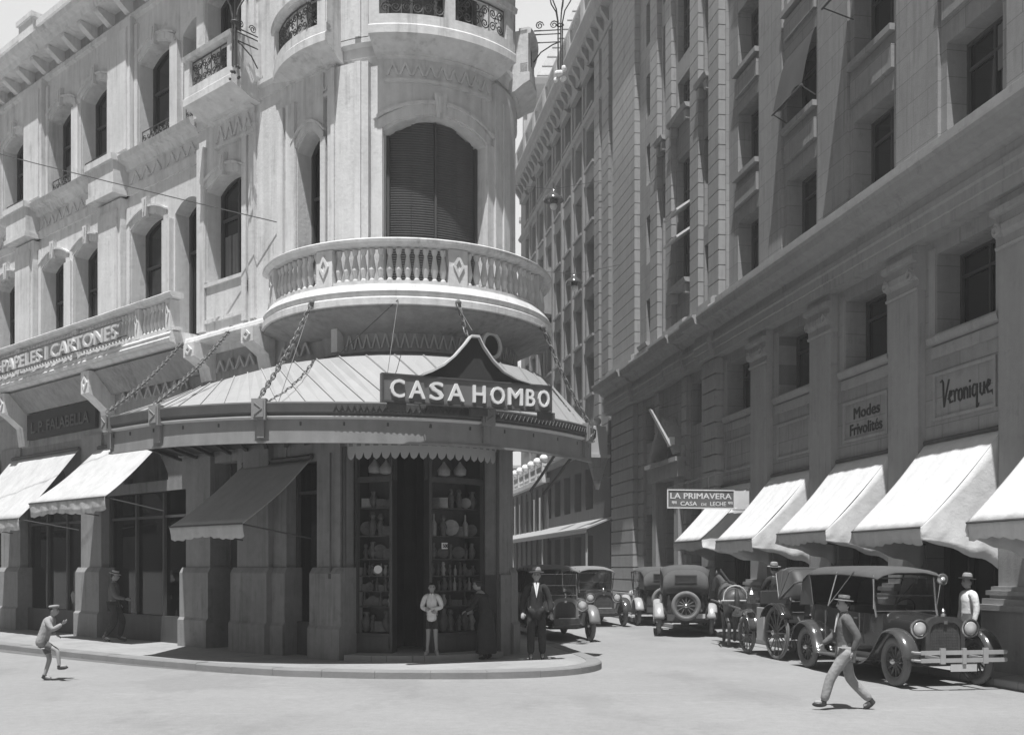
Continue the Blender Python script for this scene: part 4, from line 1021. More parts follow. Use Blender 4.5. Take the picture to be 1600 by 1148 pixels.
# rusticated end pavilion
ru = MB()
for a, b, v in ((13.35, 14.5, .28), (22.3, 25.5, .24)):
    courses(ru, F1, a, b, -.05, v, .95, 8.3, .5, .05, .07)
    ru.box(a - .1, b + .1, -.05, v + .15, .13, .9, F1)
for a, b, v in ((14.55, 15.1, .06), (16.4, 16.9, .12), (19.4, 19.9, .12), (21.5, 22.2, .06)):
    courses(ru, F1, a, b, -.05, v, .9, 8.3, .5, .05, .05)
for a, b, v in ((13.25, 14.12, .2), (15.15, 15.95, .16), (17.85, 18.5, .16), (19.45, 20.3, .16), (22.2, 25.45, .2)):
    courses(ru, F1, a, b, -.02, v, 10.17, 27, .46, .03, .045)
for a, b in ((14.2, 15.05), (16.2, 17.7), (18.6, 19.3), (20.45, 21.35)): ru.box(a - .05, b + .05, -.02, .0, 27.01, 27.4, F1)
build_split(ru, 'rusticated_pier', 'granite2', rb, ST_ROT)
# portal with pediment
po = MB()
po.box(16.7, 17.15, -.05, .3, .13, 5.0, F1); po.box(19.15, 19.6, -.05, .3, .13, 5.0, F1); po.box(16.5, 19.8, -.05, .4, 4.95, 5.45, F1); po.box(16.4, 19.9, -.05, .5, 5.45, 5.6, F1)
for s_ in (-1, 1):
    c_ = 18.15; po.quadp([(c_ + s_ * .1, 7.15), (c_ + s_ * 1.55, 5.75), (c_ + s_ * 1.3, 5.7), (c_ + s_ * .02, 6.9)], -.05, .45, F1)
po.box(16.5, 16.95, -.05, .25, 5.6, 6.0, F1); po.box(19.3, 19.75, -.05, .25, 5.6, 6.0, F1)
po.build('portal', 'granite2', rb)
sl = MB()
for a, b, zz in ((16.0, 17.9, 17.15), (14.1, 15.15, 17.25), (18.5, 19.4, 17.1), (16.05, 17.85, 11.4), (20.35, 21.45, 10.2)): sl.sweep([(-.1, zz - .12), (.28, zz - .05), (.34, zz + .08), (-.1, zz + .1)], a, b, F1); sl.box(a + .1, a + .3, 0, .25, zz - .4, zz - .1, F1); sl.box(b - .3, b - .1, 0, .25, zz - .4, zz - .1, F1)
build_split(sl, 'sill', 'granite2', rb, ST_ROT)
# sign panels, mezzanine sills
sp = MB()
for k_ in range(-2, 4):
    u = BAY * k_
    sp.sweep([(0, 6.24), (.1, 6.27), (.14, 6.38), (.1, 6.43), (0, 6.43)], u + .05, u + 2.25, F1); sp.box(u + .1, u + 2.2, 0, .05, 5.98, 6.2, F1)
    for a, b, z0, z1 in ((.2, 2.15, 4.76, 4.82), (.2, 2.15, 5.62, 5.68), (.2, .27, 4.82, 5.62), (2.08, 2.15, 4.82, 5.62)): sp.box(u + a, u + b, 0, .04, z0, z1, F1)
    sp.box(u - .02, u + .2, -.0, .035, 6.45, 8.15, F1); sp.box(u + 2.08, u + 2.3, 0, .035, 6.45, 8.15, F1)
build_split(sp, 'sign_panel', 'granite2', rb, ST_ROT)
# windows of the granite building
for a, b in UW:
    for j, (z0, z1) in enumerate(rows):
        wn = window(F1, a, b, z0, z1, 0, -.6, rb, rows=2, cols=2)
        if (j * 3 + int(a)) % 4 != 1:
            m = MB(); h_ = z0 + .08 if (j + int(a)) % 3 else z0 + (z1 - z0) * .5
            for i in range(7): c0 = a + .08 + (b - a) * .42 * i / 7; m.box(c0, c0 + (b - a) * .055, -.585 + .012 * (i % 2), -.57 + .012 * (i % 2), h_, z1 - .1, F1)
            m.build('curtain', 'curtain', wn)
for a, b, z0, z1, _ in mez: window(F1, a, b, z0, z1, 0, -.55, rb, cols=2, rows=2, fm='wood')
for a, b, r_ in TW:
    for z0, z1 in r_: window(F1, a, b, z0, z1, 0, -.3, rb, cols=2 if b - a < 1 else 4, rows=4, t=.045)
for a, b, z0, z1 in ((15.2, 16.3, 6.6, 8.0), (20.2, 21.4, 6.6, 8.0), (15.2, 16.3, 1.2, 3.9), (20.2, 21.4, 1.2, 3.9), (17.2, 18.9, 5.8, 6.6)): window(F1, a, b, z0, z1, 0, -.4, rb, cols=2, rows=2)
m = MB(); m.box(17.3, 18.13, -.5, -.42, .14, 4.2, F1); m.box(18.17, 19.0, -.5, -.42, .14, 4.2, F1)
for a in (17.4, 18.27): m.box(a, a + .62, -.42, -.38, .4, 1.6, F1); m.box(a, a + .62, -.42, -.38, 1.8, 3.9, F1)
m.build('door', 'wood', rb)
for k_ in range(-2, 4):
    u = BAY * k_; m = MB(); v = -.45
    m.box(u, u + 2.4, v, v + .1, .14, .7, F1)
    for q in (0, .78, 1.56, 2.34): m.box(u + q, u + q + .06, v, v + .09, .7, 4.25, F1)
    m.box(u, u + 2.4, v, v + .08, 3.2, 3.28, F1)
    o = m.build('shop_window', 'wood', rb)
    m = MB(); m.box(u, u + 2.4, v - .03, v - .01, .7, 4.3, F1); m.build('pane', 'shopglass', o)
# roller canopies hung out of two upper windows
for a, b, zt, dz in ((3.85, 5.55, 15.2, .55), (7.45, 9.12, 15.3, 1.5)):
    t = thing('small_canopy', 'small dark shade propped out of an upper window, ' + ('nearer one with a straight edge rail' if a < 5 else 'farther one torn and sagging'), 'canopy', F1((a + b) / 2, 0, zt - dz), 0, 'window shades on the granite building')
    m = MB(); K = 10; vs = []
    for i in range(K + 1):
        s_ = i / K; u = a + (b - a) * s_; sg_ = (.12 * math.sin(s_ * 7) if dz > 1 else 0)
        for j in range(6):
            q = j / 5; vs.append(F1(u, -.1 + .75 * q * (.5 if dz > 1 else 1), zt - dz * q ** 1.3 + sg_ * q))
    m.add(vs, [[i * 6 + j, i * 6 + 6 + j, i * 6 + 7 + j, i * 6 + j + 1] for i in range(K) for j in range(5)])
    o = m.build('canopy', 'darkcloth' if dz < 1 else 'topdark', t, smooth='all')
    m = MB(); vq = .65 if dz < 1 else .28
    m.tube([F1(a - .05, vq, zt - dz), F1(b + .05, vq, zt - dz)], .03, 5); m.tube([F1(a, -.1, zt - dz - .2), F1(a, vq, zt - dz)], .015, 4); m.tube([F1(b, -.1, zt - dz - .2), F1(b, vq, zt - dz)], .015, 4)
    m.build('frame', 'iron', t)
# two open sunlit ventilator flaps on the pavilion, and the long white board over the portal
for i, zz in enumerate((13.85, 12.95)):
    m = MB(); m.sweep([(-.28, zz + .42), (.5, zz - .12), (.53, zz - .06), (-.25, zz + .48)], 16.25, 17.6, F1)
    tag(m.build('window_flap', 'letter'), ('upper' if i == 0 else 'lower') + ' of two white flaps tilted out of the tall pavilion window', 'window flap', 'white window flaps')
t = thing('hanging_board', 'long white board hanging at a slant edge-on above the portal', 'board', F1(17.0, .6, 5.9))
m = MB(); m.sweep([(1.12, 7.2), (1.2, 7.24), (.50, 6.0), (.40, 6.0)], 16.95, 17.15, F1); m.quadp([(16.9, 6.0), (17.2, 6.0), (17.2, 6.3), (16.9, 6.3)], .35, .52, F1); m.build('board', 'letter', t)
m = MB(); m.tube([F1(17.05, 1.14, 7.2), F1(17.05, 0, 7.5)], .01, 4); m.tube([F1(17.05, .45, 6.05), F1(17.05, 0, 6.1)], .02, 4); m.build('bracket', 'iron', t)
# painted names
fit('Modes', 0, 1.15, .42, lambda x, e, y: F1(5.35 - x, .006 + e, 5.26 + y * .85), ext=.004, bold=.012).build('lettering', 'ink', rb)['label'] = 'black painted words Modes Frivolit\u00e9s, upper line'
fit('Frivolit\u00e9s', 0, 1.42, .42, lambda x, e, y: F1(5.52 - x, .006 + e, 4.9 + y * .85), ext=.004, bold=.012).build('lettering', 'ink', rb)['label'] = 'black painted words Modes Frivolit\u00e9s, lower line'
# Veronique, a brush script drawn stroke by stroke
VS = [[(.0, .95), (.05, 1.0), (.1, .9), (.12, .3), (.14, 0), (.2, .35), (.33, .95)], [(.3, .25), (.42, .35), (.45, .5), (.38, .52), (.33, .3), (.38, .1), (.48, .12)], [(.5, .5), (.54, .45), (.56, .1), (.56, .4), (.62, .52), (.66, .48)],
      [(.78, .5), (.7, .42), (.7, .15), (.76, .08), (.83, .15), (.84, .4), (.78, .5)], [(.9, .5), (.92, .1), (.92, .38), (.98, .5), (1.03, .42), (1.04, .1)], [(1.12, .5), (1.13, .1)], [(1.12, .66), (1.13, .7)],
      [(1.36, .48), (1.28, .52), (1.22, .4), (1.22, .18), (1.28, .1), (1.36, .2), (1.38, .5), (1.38, -.35), (1.44, -.2)], [(1.5, .5), (1.5, .18), (1.56, .08), (1.62, .16), (1.64, .5), (1.65, .1)], [(1.72, .28), (1.82, .36), (1.84, .5), (1.78, .54), (1.72, .32), (1.78, .1), (1.92, .14), (1.96, .0)]]
m = MB()
for st in VS:
    for (x0, y0), (x1, y1) in zip(st, st[1:]):
        a = Vector((x0, y0)); b = Vector((x1, y1)); d = (b - a); L_ = max(d.length, .01); n_ = Vector((-d.y, d.x)) / L_ * .028; d = d / L_ * .018
        q = [a - d + n_, b + d + n_, b + d - n_, a - d - n_]
        m.quadp([(1.93 - p_.x * .83 - p_.y * .0, 5.0 + p_.y * .52 + p_.x * .0) for p_ in q], .004, .012 + .0007 * (x0 * 10 % 5), F1)
m.build('lettering', 'ink', rb)['label'] = 'black brush script word Veronique'

# LA PRIMAVERA hanging sign
U0 = 10.7
def LP(x, e, z): return F1(U0 - e, 2.67 - x, z)     # reads along -v, faces down the street
lp = thing('hanging_sign', 'projecting board reading LA PRIMAVERA CASA DE LECHE over the first awnings', 'sign', F1(U0, 1.4, 3.6), 0)
zs = 3.52
m = MB(); m.box(0, 1.95, -.03, .03, zs, zs + .52, LP); m.build('board', 'signboard', lp)
m = MB()
for a, b, z0, z1 in ((0, 1.95, 0, .03), (0, 1.95, .49, .52), (0, .03, .03, .49), (1.92, 1.95, .03, .49)): m.box(a, b, .03, .045, zs + z0, zs + z1, LP)
m.build('frame', 'letter', lp)
fit('LA PRIMAVERA', .09, 1.86, .22, lambda x, e, y: LP(x, .032 + e, zs + .27 + y), ext=.004, bold=.004).build('lettering', 'letter', lp)
fit('CASA', .38, .86, .16, lambda x, e, y: LP(x, .032 + e, zs + .08 + y), ext=.004, bold=.003).build('lettering', 'letter', lp)
fit('DE', .98, 1.14, .1, lambda x, e, y: LP(x, .032 + e, zs + .08 + y), ext=.004, bold=.002).build('lettering', 'letter', lp)
fit('LECHE', 1.24, 1.7, .16, lambda x, e, y: LP(x, .032 + e, zs + .08 + y), ext=.004, bold=.003).build('lettering', 'letter', lp)
m = MB()
for x in (.14, 1.76):
    for i in range(4): m.box(x + i * .035, x + .022 + i * .035, .03, .036, zs + .14 - .02 * (i % 2), zs + .2, LP)
m.build('ornament', 'letter', lp)
m = MB(); m.box(1.96, 2.38, -.02, .02, zs + .05, zs + .5, LP); m.build('white_panel', 'letter', lp)
m = MB(); m.tube([LP(0, 0, zs + .54), LP(2.4, 0, zs + .54)], .014, 4); m.tube([LP(.0, 0, zs + .54), LP(1.2, 0, zs + .9), LP(2.4, 0, zs + 1.15)], .008, 4); m.tube([LP(1.2, 0, zs + .9), LP(1.2, 0, zs + .54)], .008, 4); m.tube([LP(1.9, 0, zs - .02), LP(2.4, 0, zs - .02)], .014, 4)
m.build('bracket', 'iron', lp)
# wall lamp and ball-topped lantern at the corner between the two right-hand blocks
m = MB(); m.box(20.9, 21.2, .12, .2, 3.5, 3.62, F1); m.box(20.95, 21.1, .12, .17, 3.3, 3.5, F1)
tag(m.build('wall_plaque', 'midgrey'), 'small pale bracket plaque on the rusticated wall', 'plaque')
lx = F1(26.0, .72, 0)
t = thing('lantern', 'ball-topped pale lantern on a tapered bracket at the far end of the granite building', 'lamp', (lx[0], lx[1], 5.6), ST_ROT)
m = MB(); m.box(-.36, .36, -.36, .36, 1.05, 2.05); m.box(-.30, .30, -.30, .30, 2.05, 2.25); m.build('lamp_box', 'farpale', t, True, bevel=.02)
m = MB(); m.box(-.46, .46, -.46, .46, .92, 1.05); m.lathe([(.24, 2.25), (.1, 2.32), (.1, 2.36)], n=10); m.build('ledge', 'farpale', t, True)
m = MB(); m.ball((0, 0, 2.5), .17, n=14, m=9); m.build('ball', 'farpale', t, True, smooth='all')
m = MB(); m.add([(-.36, -.36, .92), (.36, -.36, .92), (.36, .36, .92), (-.36, .36, .92), (-.06, -.06, -.4), (.06, -.06, -.4), (.06, .06, -.4), (-.06, .06, -.4)], [[0, 1, 2, 3], [4, 5, 6, 7], [0, 1, 5, 4], [1, 2, 6, 5], [2, 3, 7, 6], [3, 0, 4, 7]])
m.tube([(0, 0, .2), (.3, -.5, .2), (0, -1.3, .1)], .05, 6); m.build('bracket', 'granite', t, True)

# ---------------------------------------------------------------- tall building farther up the street
fbd = thing('stone_building', 'tall grey stone building with paired windows and heavy bracketed cornice up the street', 'building', F3(6, -2, 0))
w = MB(); FR = [9.95, 12.65, 15.3, 17.95, 20.6, 23.3]
FC = [(3.0, 4.45), (5.3, 6.75), (7.65, 9.1), (10.0, 11.45), (12.35, 13.7), (14.6, 16.0), (16.9, 18.3), (19.1, 20.5)]
EN = 22.1
wall(w, F3, 0, EN, 7.2, 25.3, -.7, 0, [(a, b, z, z + 1.85, 0) for a, b in FC for z in FR] + [(1.2, 1.5, z + .1, z + 1.5, 0) for z in FR], 8)
w2 = MB(); wall(w2, F3, 0, EN + 3, .1, 7.2, -.7, .05, [(a, b, z, z + h, 0) for a, b in FC for z, h in ((.6, 2.8), (4.6, 1.9))], 8)
w2.build('base_wall', 'darkstone', fbd); w.box(0, EN, -14, -.7, 25.2, 25.3, F3); w.box(0, .4, -12, -.7, .1, 25.3, F3); w.box(EN - .4, EN, -12, -.7, .1, 25.3, F3)
w.box(0, EN, -1.2, -1.1, .1, 25, F3)
w.build('wall', 'far', fbd)
c = MB()
c.sweep([(0, 25.2), (.08, 25.2), (.1, 25.5), (.12, 25.9), (.5, 26.0), (.6, 26.15), (.62, 26.45), (.7, 26.6), (.66, 26.75), (-.4, 26.8), (-.6, 25.3)], -.6, EN + .1, F3, 4)
u = 0
while u < EN: c.sweep([(.08, 25.35), (.16, 25.4), (.42, 25.8), (.46, 25.98), (.08, 25.98)], u, u + .26, F3); u += .9
c.sweep([(0, 7.2), (.2, 7.25), (.35, 7.4), (.35, 7.5), (0, 7.6)], 0, EN + 3, F3, 2); c.sweep([(0, 22.7), (.12, 22.75), (.2, 22.9), (0, 22.95)], 0, EN, F3, 2)
for a, b in FC:
    for z in FR: c.box(a - .1, b + .1, 0, .12, z - .14, z - .02, F3)
    c.quadp([(a - .2, 25.0 - .35), (b + .2, 24.65), ((a + b) / 2, 25.25)], 0, .25, F3)
c.build('cornice', 'far', fbd)
r_ = MB(); courses(r_, F3, 0, 1.1, 0, .12, 7.6, 25, .55, .04, .05); courses(r_, F3, 1.65, 2.5, 0, .12, 7.6, 25, .55, .04, .05)
for (a, b), (a2, b2) in zip(FC, FC[1:]): r_.box(b + .3, a2 - .3, 0, .10, 7.7, 25.2, F3)
build_split(r_, 'pier', 'far', fbd, ST_ROT)
rl = MB()
for u in range(0, 24, 3): rl.box(u, u + .6, .1, .5, 26.8, 28.1, F3)
rl.box(-.5, EN, .12, .48, 28.0, 28.15, F3); balusters(rl, F3, [u for u in fr(0, EN, 70)], .3, 26.8, 28.0, 1.6, 5)
rl.build('parapet', 'farpale', fbd)
for a, b in FC:
    for z in FR: window(F3, a, b, z, z + 1.85, 0, -.45, fbd, cols=2, rows=2, t=.09)
# projecting iron oriel and balconies
m = MB(); m.sweep([(0, 16.0), (.9, 16.0), (.9, 17.4), (1.1, 17.5), (.2, 18.3), (0, 18.3)], 12.2, 13.9, F3); m.sweep([(0, 15.7), (1.0, 15.8), (1.0, 16.0), (0, 16.0)], 12.1, 14.0, F3)
m.build('oriel', 'far', fbd)
# low terrace wing with globes on its balustrade
tw = thing('terrace_building', 'low dark building at the end of the street with a white balustrade carrying globes', 'building', F3(18, 1, 0))
m = MB(); m.box(12.9, 34, .06, .16, .1, 6.6, F3, 3); m.box(23.3, 34, -6, .06, .1, 6.7, F3)
for u in fr(13.3, 33.6, 12): m.box(u - .2, u + .2, .16, .26, .1, 6.4, F3)
m.build('wall', 'darkstone', tw)
m = MB(); m.box(12.8, 34, .05, .5, 6.6, 6.85, F3, 2); m.box(12.8, 34, .28, .44, 7.5, 7.66, F3, 2)
GU = fr(12.95, 33.8, 12, True)
for u in GU: m.box(u - .14, u + .14, .22, .48, 6.85, 7.7, F3)
balusters(m, F3, fr(12.9, 33.9, 70), .36, 6.85, 7.5, 1.5, 5); m.build('balustrade', 'stucco', tw)
for u in GU:
    m = MB(); m.ball(F3(u, .35, 7.92), .24, n=10, m=7); m.build('globe', 'globe', tw, smooth='all')
for u in fr(13.8, 33, 9):
    m = MB(); m.box(u - .45, u + .45, .15, .18, 3.9, 5.9, F3); m.build('window', 'glass', tw)
# street canopy with a light metal edge
cnp = thing('street_canopy', 'long flat metal canopy over the pavement beneath the dark facade up the street', 'canopy', F3(12, 1.2, 3.4))
m = MB(); m.sweep([(.05, 4.0), (1.3, 3.5), (1.3, 3.57), (.05, 4.07)], -.8, 27, F3, 20); m.build('roof', 'zinc', cnp)
m = MB(); m.box(-.8, 27, 1.28, 1.33, 3.34, 3.49, F3, 2); m.build('fascia', 'signboard', cnp)
for u in (-.5, 9, 18): m = MB(); m.lathe([(.05, 0), (.05, 3.25)], F3(u, 1.2, .13), 8); m.lathe([(.1, 0), (.07, .3)], F3(u, 1.2, .13), 8); m.build('post', 'farpale', cnp)
# domed pale building beyond
dm = thing('mansard_building', 'pale ornate building with a steep slate mansard rising beyond the bracketed cornice', 'building', (7.5, 96, 0))
def DM(u, v, z): return (3.2 + u, 88 - v, z)
m = MB(); wall(m, DM, -2.2, 11, 0, 43.5, -8, 0, [(a, a + 1.1, z, z + 2.4, .4) for a in (-1.3, 1.2, 3.8, 6.4) for z in (28, 33, 38)], 5)
m.build('wall', 'farpale', dm)
m = MB()
for z in (26, 31.4, 36.6): m.sweep([(0, z), (.5, z + .1), (.5, z + .4), (0, z + .5)], -2.6, 11, DM)
m.sweep([(0, 42.2), (.3, 42.4), (.9, 43), (1.0, 43.5), (-.4, 43.7)], -2.9, 11, DM)
for a in (-1.9, .6, 3.2, 5.8): m.box(a, a + .5, 0, .3, 26, 42, DM); m.lathe([(.25, 0), (.35, .5), (.1, 1.0), (.2, 1.4), (.03, 2.0)], DM(a + .2, .4, 43.6), 8)
m.build('cornice', 'farpale', dm)
m = MB(); m.add([DM(-1.5, -.6, 43.6), DM(11, -.6, 43.6), DM(11, -8, 43.6), DM(-1.5, -8, 43.6), DM(2.6, -3.2, 52.2), DM(9.5, -3.2, 52.2), DM(9.5, -6, 52.2), DM(2.6, -6, 52.2)], [[0, 1, 2, 3], [4, 5, 6, 7], [0, 1, 5, 4], [1, 2, 6, 5], [2, 3, 7, 6], [3, 0, 4, 7]])
for i in range(1, 9):
    q = i / 9; m.tube([DM(-1.5 + 4.1 * q, -.6 - 2.6 * q + .04, 43.6 + 8.6 * q), DM(11 - 1.5 * q, -.6 - 2.6 * q + .04, 43.6 + 8.6 * q)], .04, 4)
m.build('roof', 'slate', dm)
m = MB(); m.lathe([(2.4, 52.2), (2.5, 52.8), (1.9, 54), (2.2, 54.6), (.6, 57), (.1, 61)], DM(6.2, -4.6, 0), 14); m.build('lantern_dome', 'slate', dm)
for a in (-1.3, 1.2, 3.8, 6.4):
    for z in (28, 33, 38): m = MB(); m.box(a, a + 1.1, -.6, -.5, z, z + 2.9, DM); m.build('window', 'glass', dm)
# building closing the street
en = thing('end_building', 'distant two-storey block with iron balconies closing the end of the street', 'building', (-4, 112, 0))
def EB(u, v, z): return (u, 112 - v, z)
EO = [(a, a + 1.2, z, z + h, 0) for a in range(-10, 8, 3) for z, h in ((.5, 2.6), (5.2, 2.6), (9.2, 2.4))]
m = MB(); wall(m, EB, -13, 9, 0, 12.6, -5, 0, EO, 8); m.sweep([(0, 12.4), (.6, 12.7), (.6, 13), (0, 13)], -13, 9, EB); m.box(-13, 9, -5, 0, 12.6, 12.7, EB); m.build('wall', 'farpale', en)
for a, b, z0, z1, _ in EO:
    m = MB(); m.box(a, b, -.5, -.4, z0, z1, EB); m.build('window', 'glass', en)
for z in (4.9, 9.0):
    m = MB(); m.box(-12, 8, 0, .8, z - .1, z, EB, 3); m.tube([EB(-12, .75, z + .9), EB(8, .75, z + .9)], .05, 4)
    for u in fr(-12, 8, 60): m.box(u, u + .04, .73, .77, z, z + .9, EB)
    m.build('balcony', 'iron', en)
m = MB(); m.sweep([(0, 4.2), (1.6, 3.4), (1.6, 3.5), (0, 4.3)], -9, 6, EB); m.build('awning', 'white', en)

# ---------------------------------------------------------------- lamps slung over the street and loose wires
def slung(lab, p_, s_=1., wires=()):
    t = thing('street_lamp', lab, 'lamp', p_, 0, 'lamps slung over the side street')
    m = MB(); m.lathe([(.05, .52), (.08, .4), (.32, .2), (.36, .12), (.36, .08), (.2, .1), (.14, .08), (.14, -.02), (.02, -.04)], n=14); m.xf(Matrix.Scale(s_, 4)); m.build('shade', 'fender', t, True, smooth=True)
    m = MB(); m.ball((0, 0, -.1), .13, n=10, m=7); m.xf(Matrix.Scale(s_, 4)); m.build('bulb', 'globe', t, True, smooth='all')
    m = MB()
    for q in wires: m.tube([(0, 0, .5 * s_), q], .012, 4)
    m.build('wire', 'iron', t, True)
def at(px, py, Y): return ((px - 800) / 1600 * Y, Y, 1.9 + (886 - py) / 1600 * Y)
slung('dark cone-shaped lamp slung on wires high in front of the bracketed cornice', at(865, 318, 45), 1.25, [(2.4, .4, 1.2), (-5.8, 0, 1.2)])
slung('small pale lamp slung on wires halfway up the street near paired windows', at(897, 446, 42), .95, [(2.15, 0, .9), (-6.0, 0, .9)])
m = MB(); a = Vector(at(-40, 215, 24)); b_ = Vector(F2(-1.5, .02, 8.9)); a = b_ + (a - b_) * 2.6; m.tube([a.lerp(b_, i / 10) - Vector((0, 0, .25 * math.sin(math.pi * i / 10))) for i in range(11)], .012, 4)
tag(m.build('overhead_wire', 'iron'), 'thin wire crossing the left facade down to the tower', 'wire')
# ---------------------------------------------------------------- vehicles
def RY(x, y, z, mb):                      # stand a z-axis lathe on the y axis and move it
    return mb.xf(Matrix.Translation((x, y, z)) @ Matrix.Rotation(R(90), 4, 'X'))
def wheel(t, x, y, z, r=.4, spokes=12, tw=.062, axis='y', part='wheel', tyre='tyre', rimm='spoke', hubm='nickel', hw=.05):
    def place(m):
        X = Matrix.Translation((x, y, z)) @ (Matrix.Rotation(R(90), 4, 'X') if axis == 'y' else Matrix.Rotation(R(90), 4, 'Y'))
        return m.xf(X)
    m = MB(); ri = r - tw * 1.9
    m.lathe([(ri - .03, -.03), (ri + .012, -.036), (ri + .012, .036), (ri - .03, .03), (ri - .03, -.03)], n=28, cap=False)
    for i in range(spokes):
        a = 2 * math.pi * i / spokes; m.tube([(0, 0, 0), ((ri - .02) * math.cos(a), (ri - .02) * math.sin(a), 0)], [.022, .015] if tw > .04 else [.016, .014], 5)
    o = place(m).build(part, rimm, t, True, smooth=True)
    m = MB(); m.lathe([(.0, -hw - .03), (.035, -hw - .02), (.055, -hw), (.055, hw), (.035, hw + .04), (.0, hw + .06)], n=12)
    place(m).build('hub', hubm, o, True, smooth=True)
    m = MB(); k = 10
    prof = [(r - tw + tw * math.cos(2 * math.pi * j / k), tw * math.sin(2 * math.pi * j / k) * (.95 if tw > .04 else .8)) for j in range(k + 1)]
    m.lathe(prof, n=36, cap=False)
    place(m).build('tyre', tyre, o, True, smooth='all'); return o
def loft(mb, secs, cap=True):
    k = len(secs[0]); vs = [p_ for s_ in secs for p_ in s_]; fs = []
    for i in range(len(secs) - 1):
        for j in range(k): fs.append([i * k + j, i * k + (j + 1) % k, (i + 1) * k + (j + 1) % k, (i + 1) * k + j])
    if cap: fs += [list(range(k)), [(len(secs) - 1) * k + j for j in range(k)][::-1]]
    return mb.add(vs, fs)
def strip(mb, path, y0, y1, crown=.035, th=.014, lip=.03):
    """mudguard: path in (x, z) swept across y with a crowned section"""
    P = [Vector((a, b)) for a, b in path]; n = 7; top = []; bot = []
    for i, p_ in enumerate(P):
        d = (P[min(i + 1, len(P) - 1)] - P[max(i - 1, 0)]).normalized(); nr = Vector((-d.y, d.x)); 
        for j in range(n):
            q = j / (n - 1) * 2 - 1; c_ = -crown * q * q - (lip if abs(q) == 1 else 0) * .5; y = y0 + (y1 - y0) * j / (n - 1)
            a = p_ + nr * c_; b = p_ + nr * (c_ - th); top.append((a.x, y, a.y)); bot.append((b.x, y, b.y))
    N_ = len(top); fs = []
    for i in range(len(P) - 1):
        for j in range(n - 1):
            a = i * n + j; fs += [[a, a + 1, a + n + 1, a + n], [N_ + a, N_ + a + 1, N_ + a + n + 1, N_ + a + n]]
        for j in (0, n - 1): a = i * n + j; fs.append([a, a + n, N_ + a + n, N_ + a])
    for i in (0, len(P) - 1):
        for j in range(n - 1): a = i * n + j; fs.append([a, a + 1, N_ + a + 1, N_ + a])
    return mb.add(top + bot, fs)
def car(label, loc, rot, group='touring cars parked in the side street', wb=2.95, r=.40, top='top', body='paint', guard='fender', spot=False, bumper=False, spare=True, rearwin=True, sc=1., topz=1.9, hood_side=False, mascot=False):
    t = thing('touring_car', label, 'car', (loc[0], loc[1], 0), rot, group)
    xf, xr = wb / 2, -wb / 2
    def B(m, nm, mt, p_=None, **k_): return m.build(nm, mt, p_ or t, True, **k_)
    # body tub
    m = MB(); S_ = []
    for x, w_, zb, zt, zf in ((xr - .52, .50, .62, 1.14, 1.0), (xr - .42, .60, .52, 1.2, .7), (xr + .2, .66, .48, 1.21, .6), (-.4, .67, .46, 1.15, .6), (.2, .65, .46, 1.12, .6), (.58, .56, .48, 1.12, .6), (.72, .47, .5, 1.12, 1.05)):
        S_.append([(x, -w_ * .86, zb), (x, -w_ * .98, zb + .12), (x, -w_, (zb + zt) / 2), (x, -w_ * .97, zt), (x, -w_ * .97 + .06, zt), (x, -w_ * .9 + .02, zf), (x, w_ * .9 - .02, zf), (x, w_ * .97 - .06, zt), (x, w_ * .97, zt), (x, w_, (zb + zt) / 2), (x, w_ * .98, zb + .12), (x, w_ * .86, zb)])
    loft(m, S_); b_ = B(m, 'body', body, smooth=True)
    m = MB()
    for s_ in (-1, 1):
        for x in (-.95, -.35, .3): m.box(x - .006, x + .006, s_ * .665 - .008, s_ * .665 + .008, .56, 1.12)
        for x in (-.45, .2): m.box(x - .05, x + .05, s_ * .68 - .01, s_ * .68 + .012, 1.02, 1.045)
    build_split(m, 'door_trim', 'nickel', b_, local=True)
    m = MB()
    for x in (xr + .1, -.1):
        loft(m, [[(x - .18, -.58, .6), (x - .1, -.58, 1.24), (x + .02, -.58, 1.24), (x + .08, -.58, .86), (x + .5, -.58, .84), (x + .5, -.58, .6)], [(x - .18, .58, .6), (x - .1, .58, 1.24), (x + .02, .58, 1.24), (x + .08, .58, .86), (x + .5, .58, .84), (x + .5, .58, .6)]])
    B(m, 'seat', 'topdark', bevel=.03)
    # bonnet and radiator
    def arch(x, w_, zt, zb, n=9, sq=.55):
        pts = [(x, -w_, zb)]
        for i in range(n):
            a = math.pi * i / (n - 1); pts.append((x, -w_ * math.copysign(abs(math.cos(a)) ** sq, math.cos(a)), zt - .24 + .24 * math.sin(a) ** .8))
        return pts + [(x, w_, zb)]
    m = MB(); xh = xf + .12
    loft(m, [arch(.6, .47, 1.17, .62), arch(.8, .43, 1.15, .6), arch(xh, .32, 1.09, .58)]); h_ = B(m, 'bonnet', body, smooth=True)
    m = MB()
    for i in range(9):
        for s_ in (-1, 1): x = .95 + i * .07; y = s_ * (.41 - .012 * i); m.box(x, x + .03, y - .012, y + .012, .68, .84)
    m.box(.6, xh, -.006, .006, 1.09, 1.115) if False else None
    B(m, 'louvres', 'fender', h_)
    m = MB(); A = arch(xh, .34, 1.12, .52, 13); I_ = arch(xh, .27, 1.03, .58, 13)
    k = len(A); vs = A + I_ + [(x + .12, y, z) for x, y, z in A] + [(x + .12, y, z) for x, y, z in I_]; fs = []
    for j in range(k):
        l = (j + 1) % k; fs += [[j, l, k + l, k + j], [2 * k + j, 2 * k + l, 3 * k + l, 3 * k + j], [j, l, 2 * k + l, 2 * k + j], [k + j, k + l, 3 * k + l, 3 * k + j]]
    m.add(vs, fs); rd = B(m, 'radiator', guard, smooth=True)
    m = MB(); loft(m, [[(p_[0] + .03, p_[1], p_[2]) for p_ in I_], [(p_[0] + .09, p_[1], p_[2]) for p_ in I_]])
    B(m, 'grille', 'iron', rd)
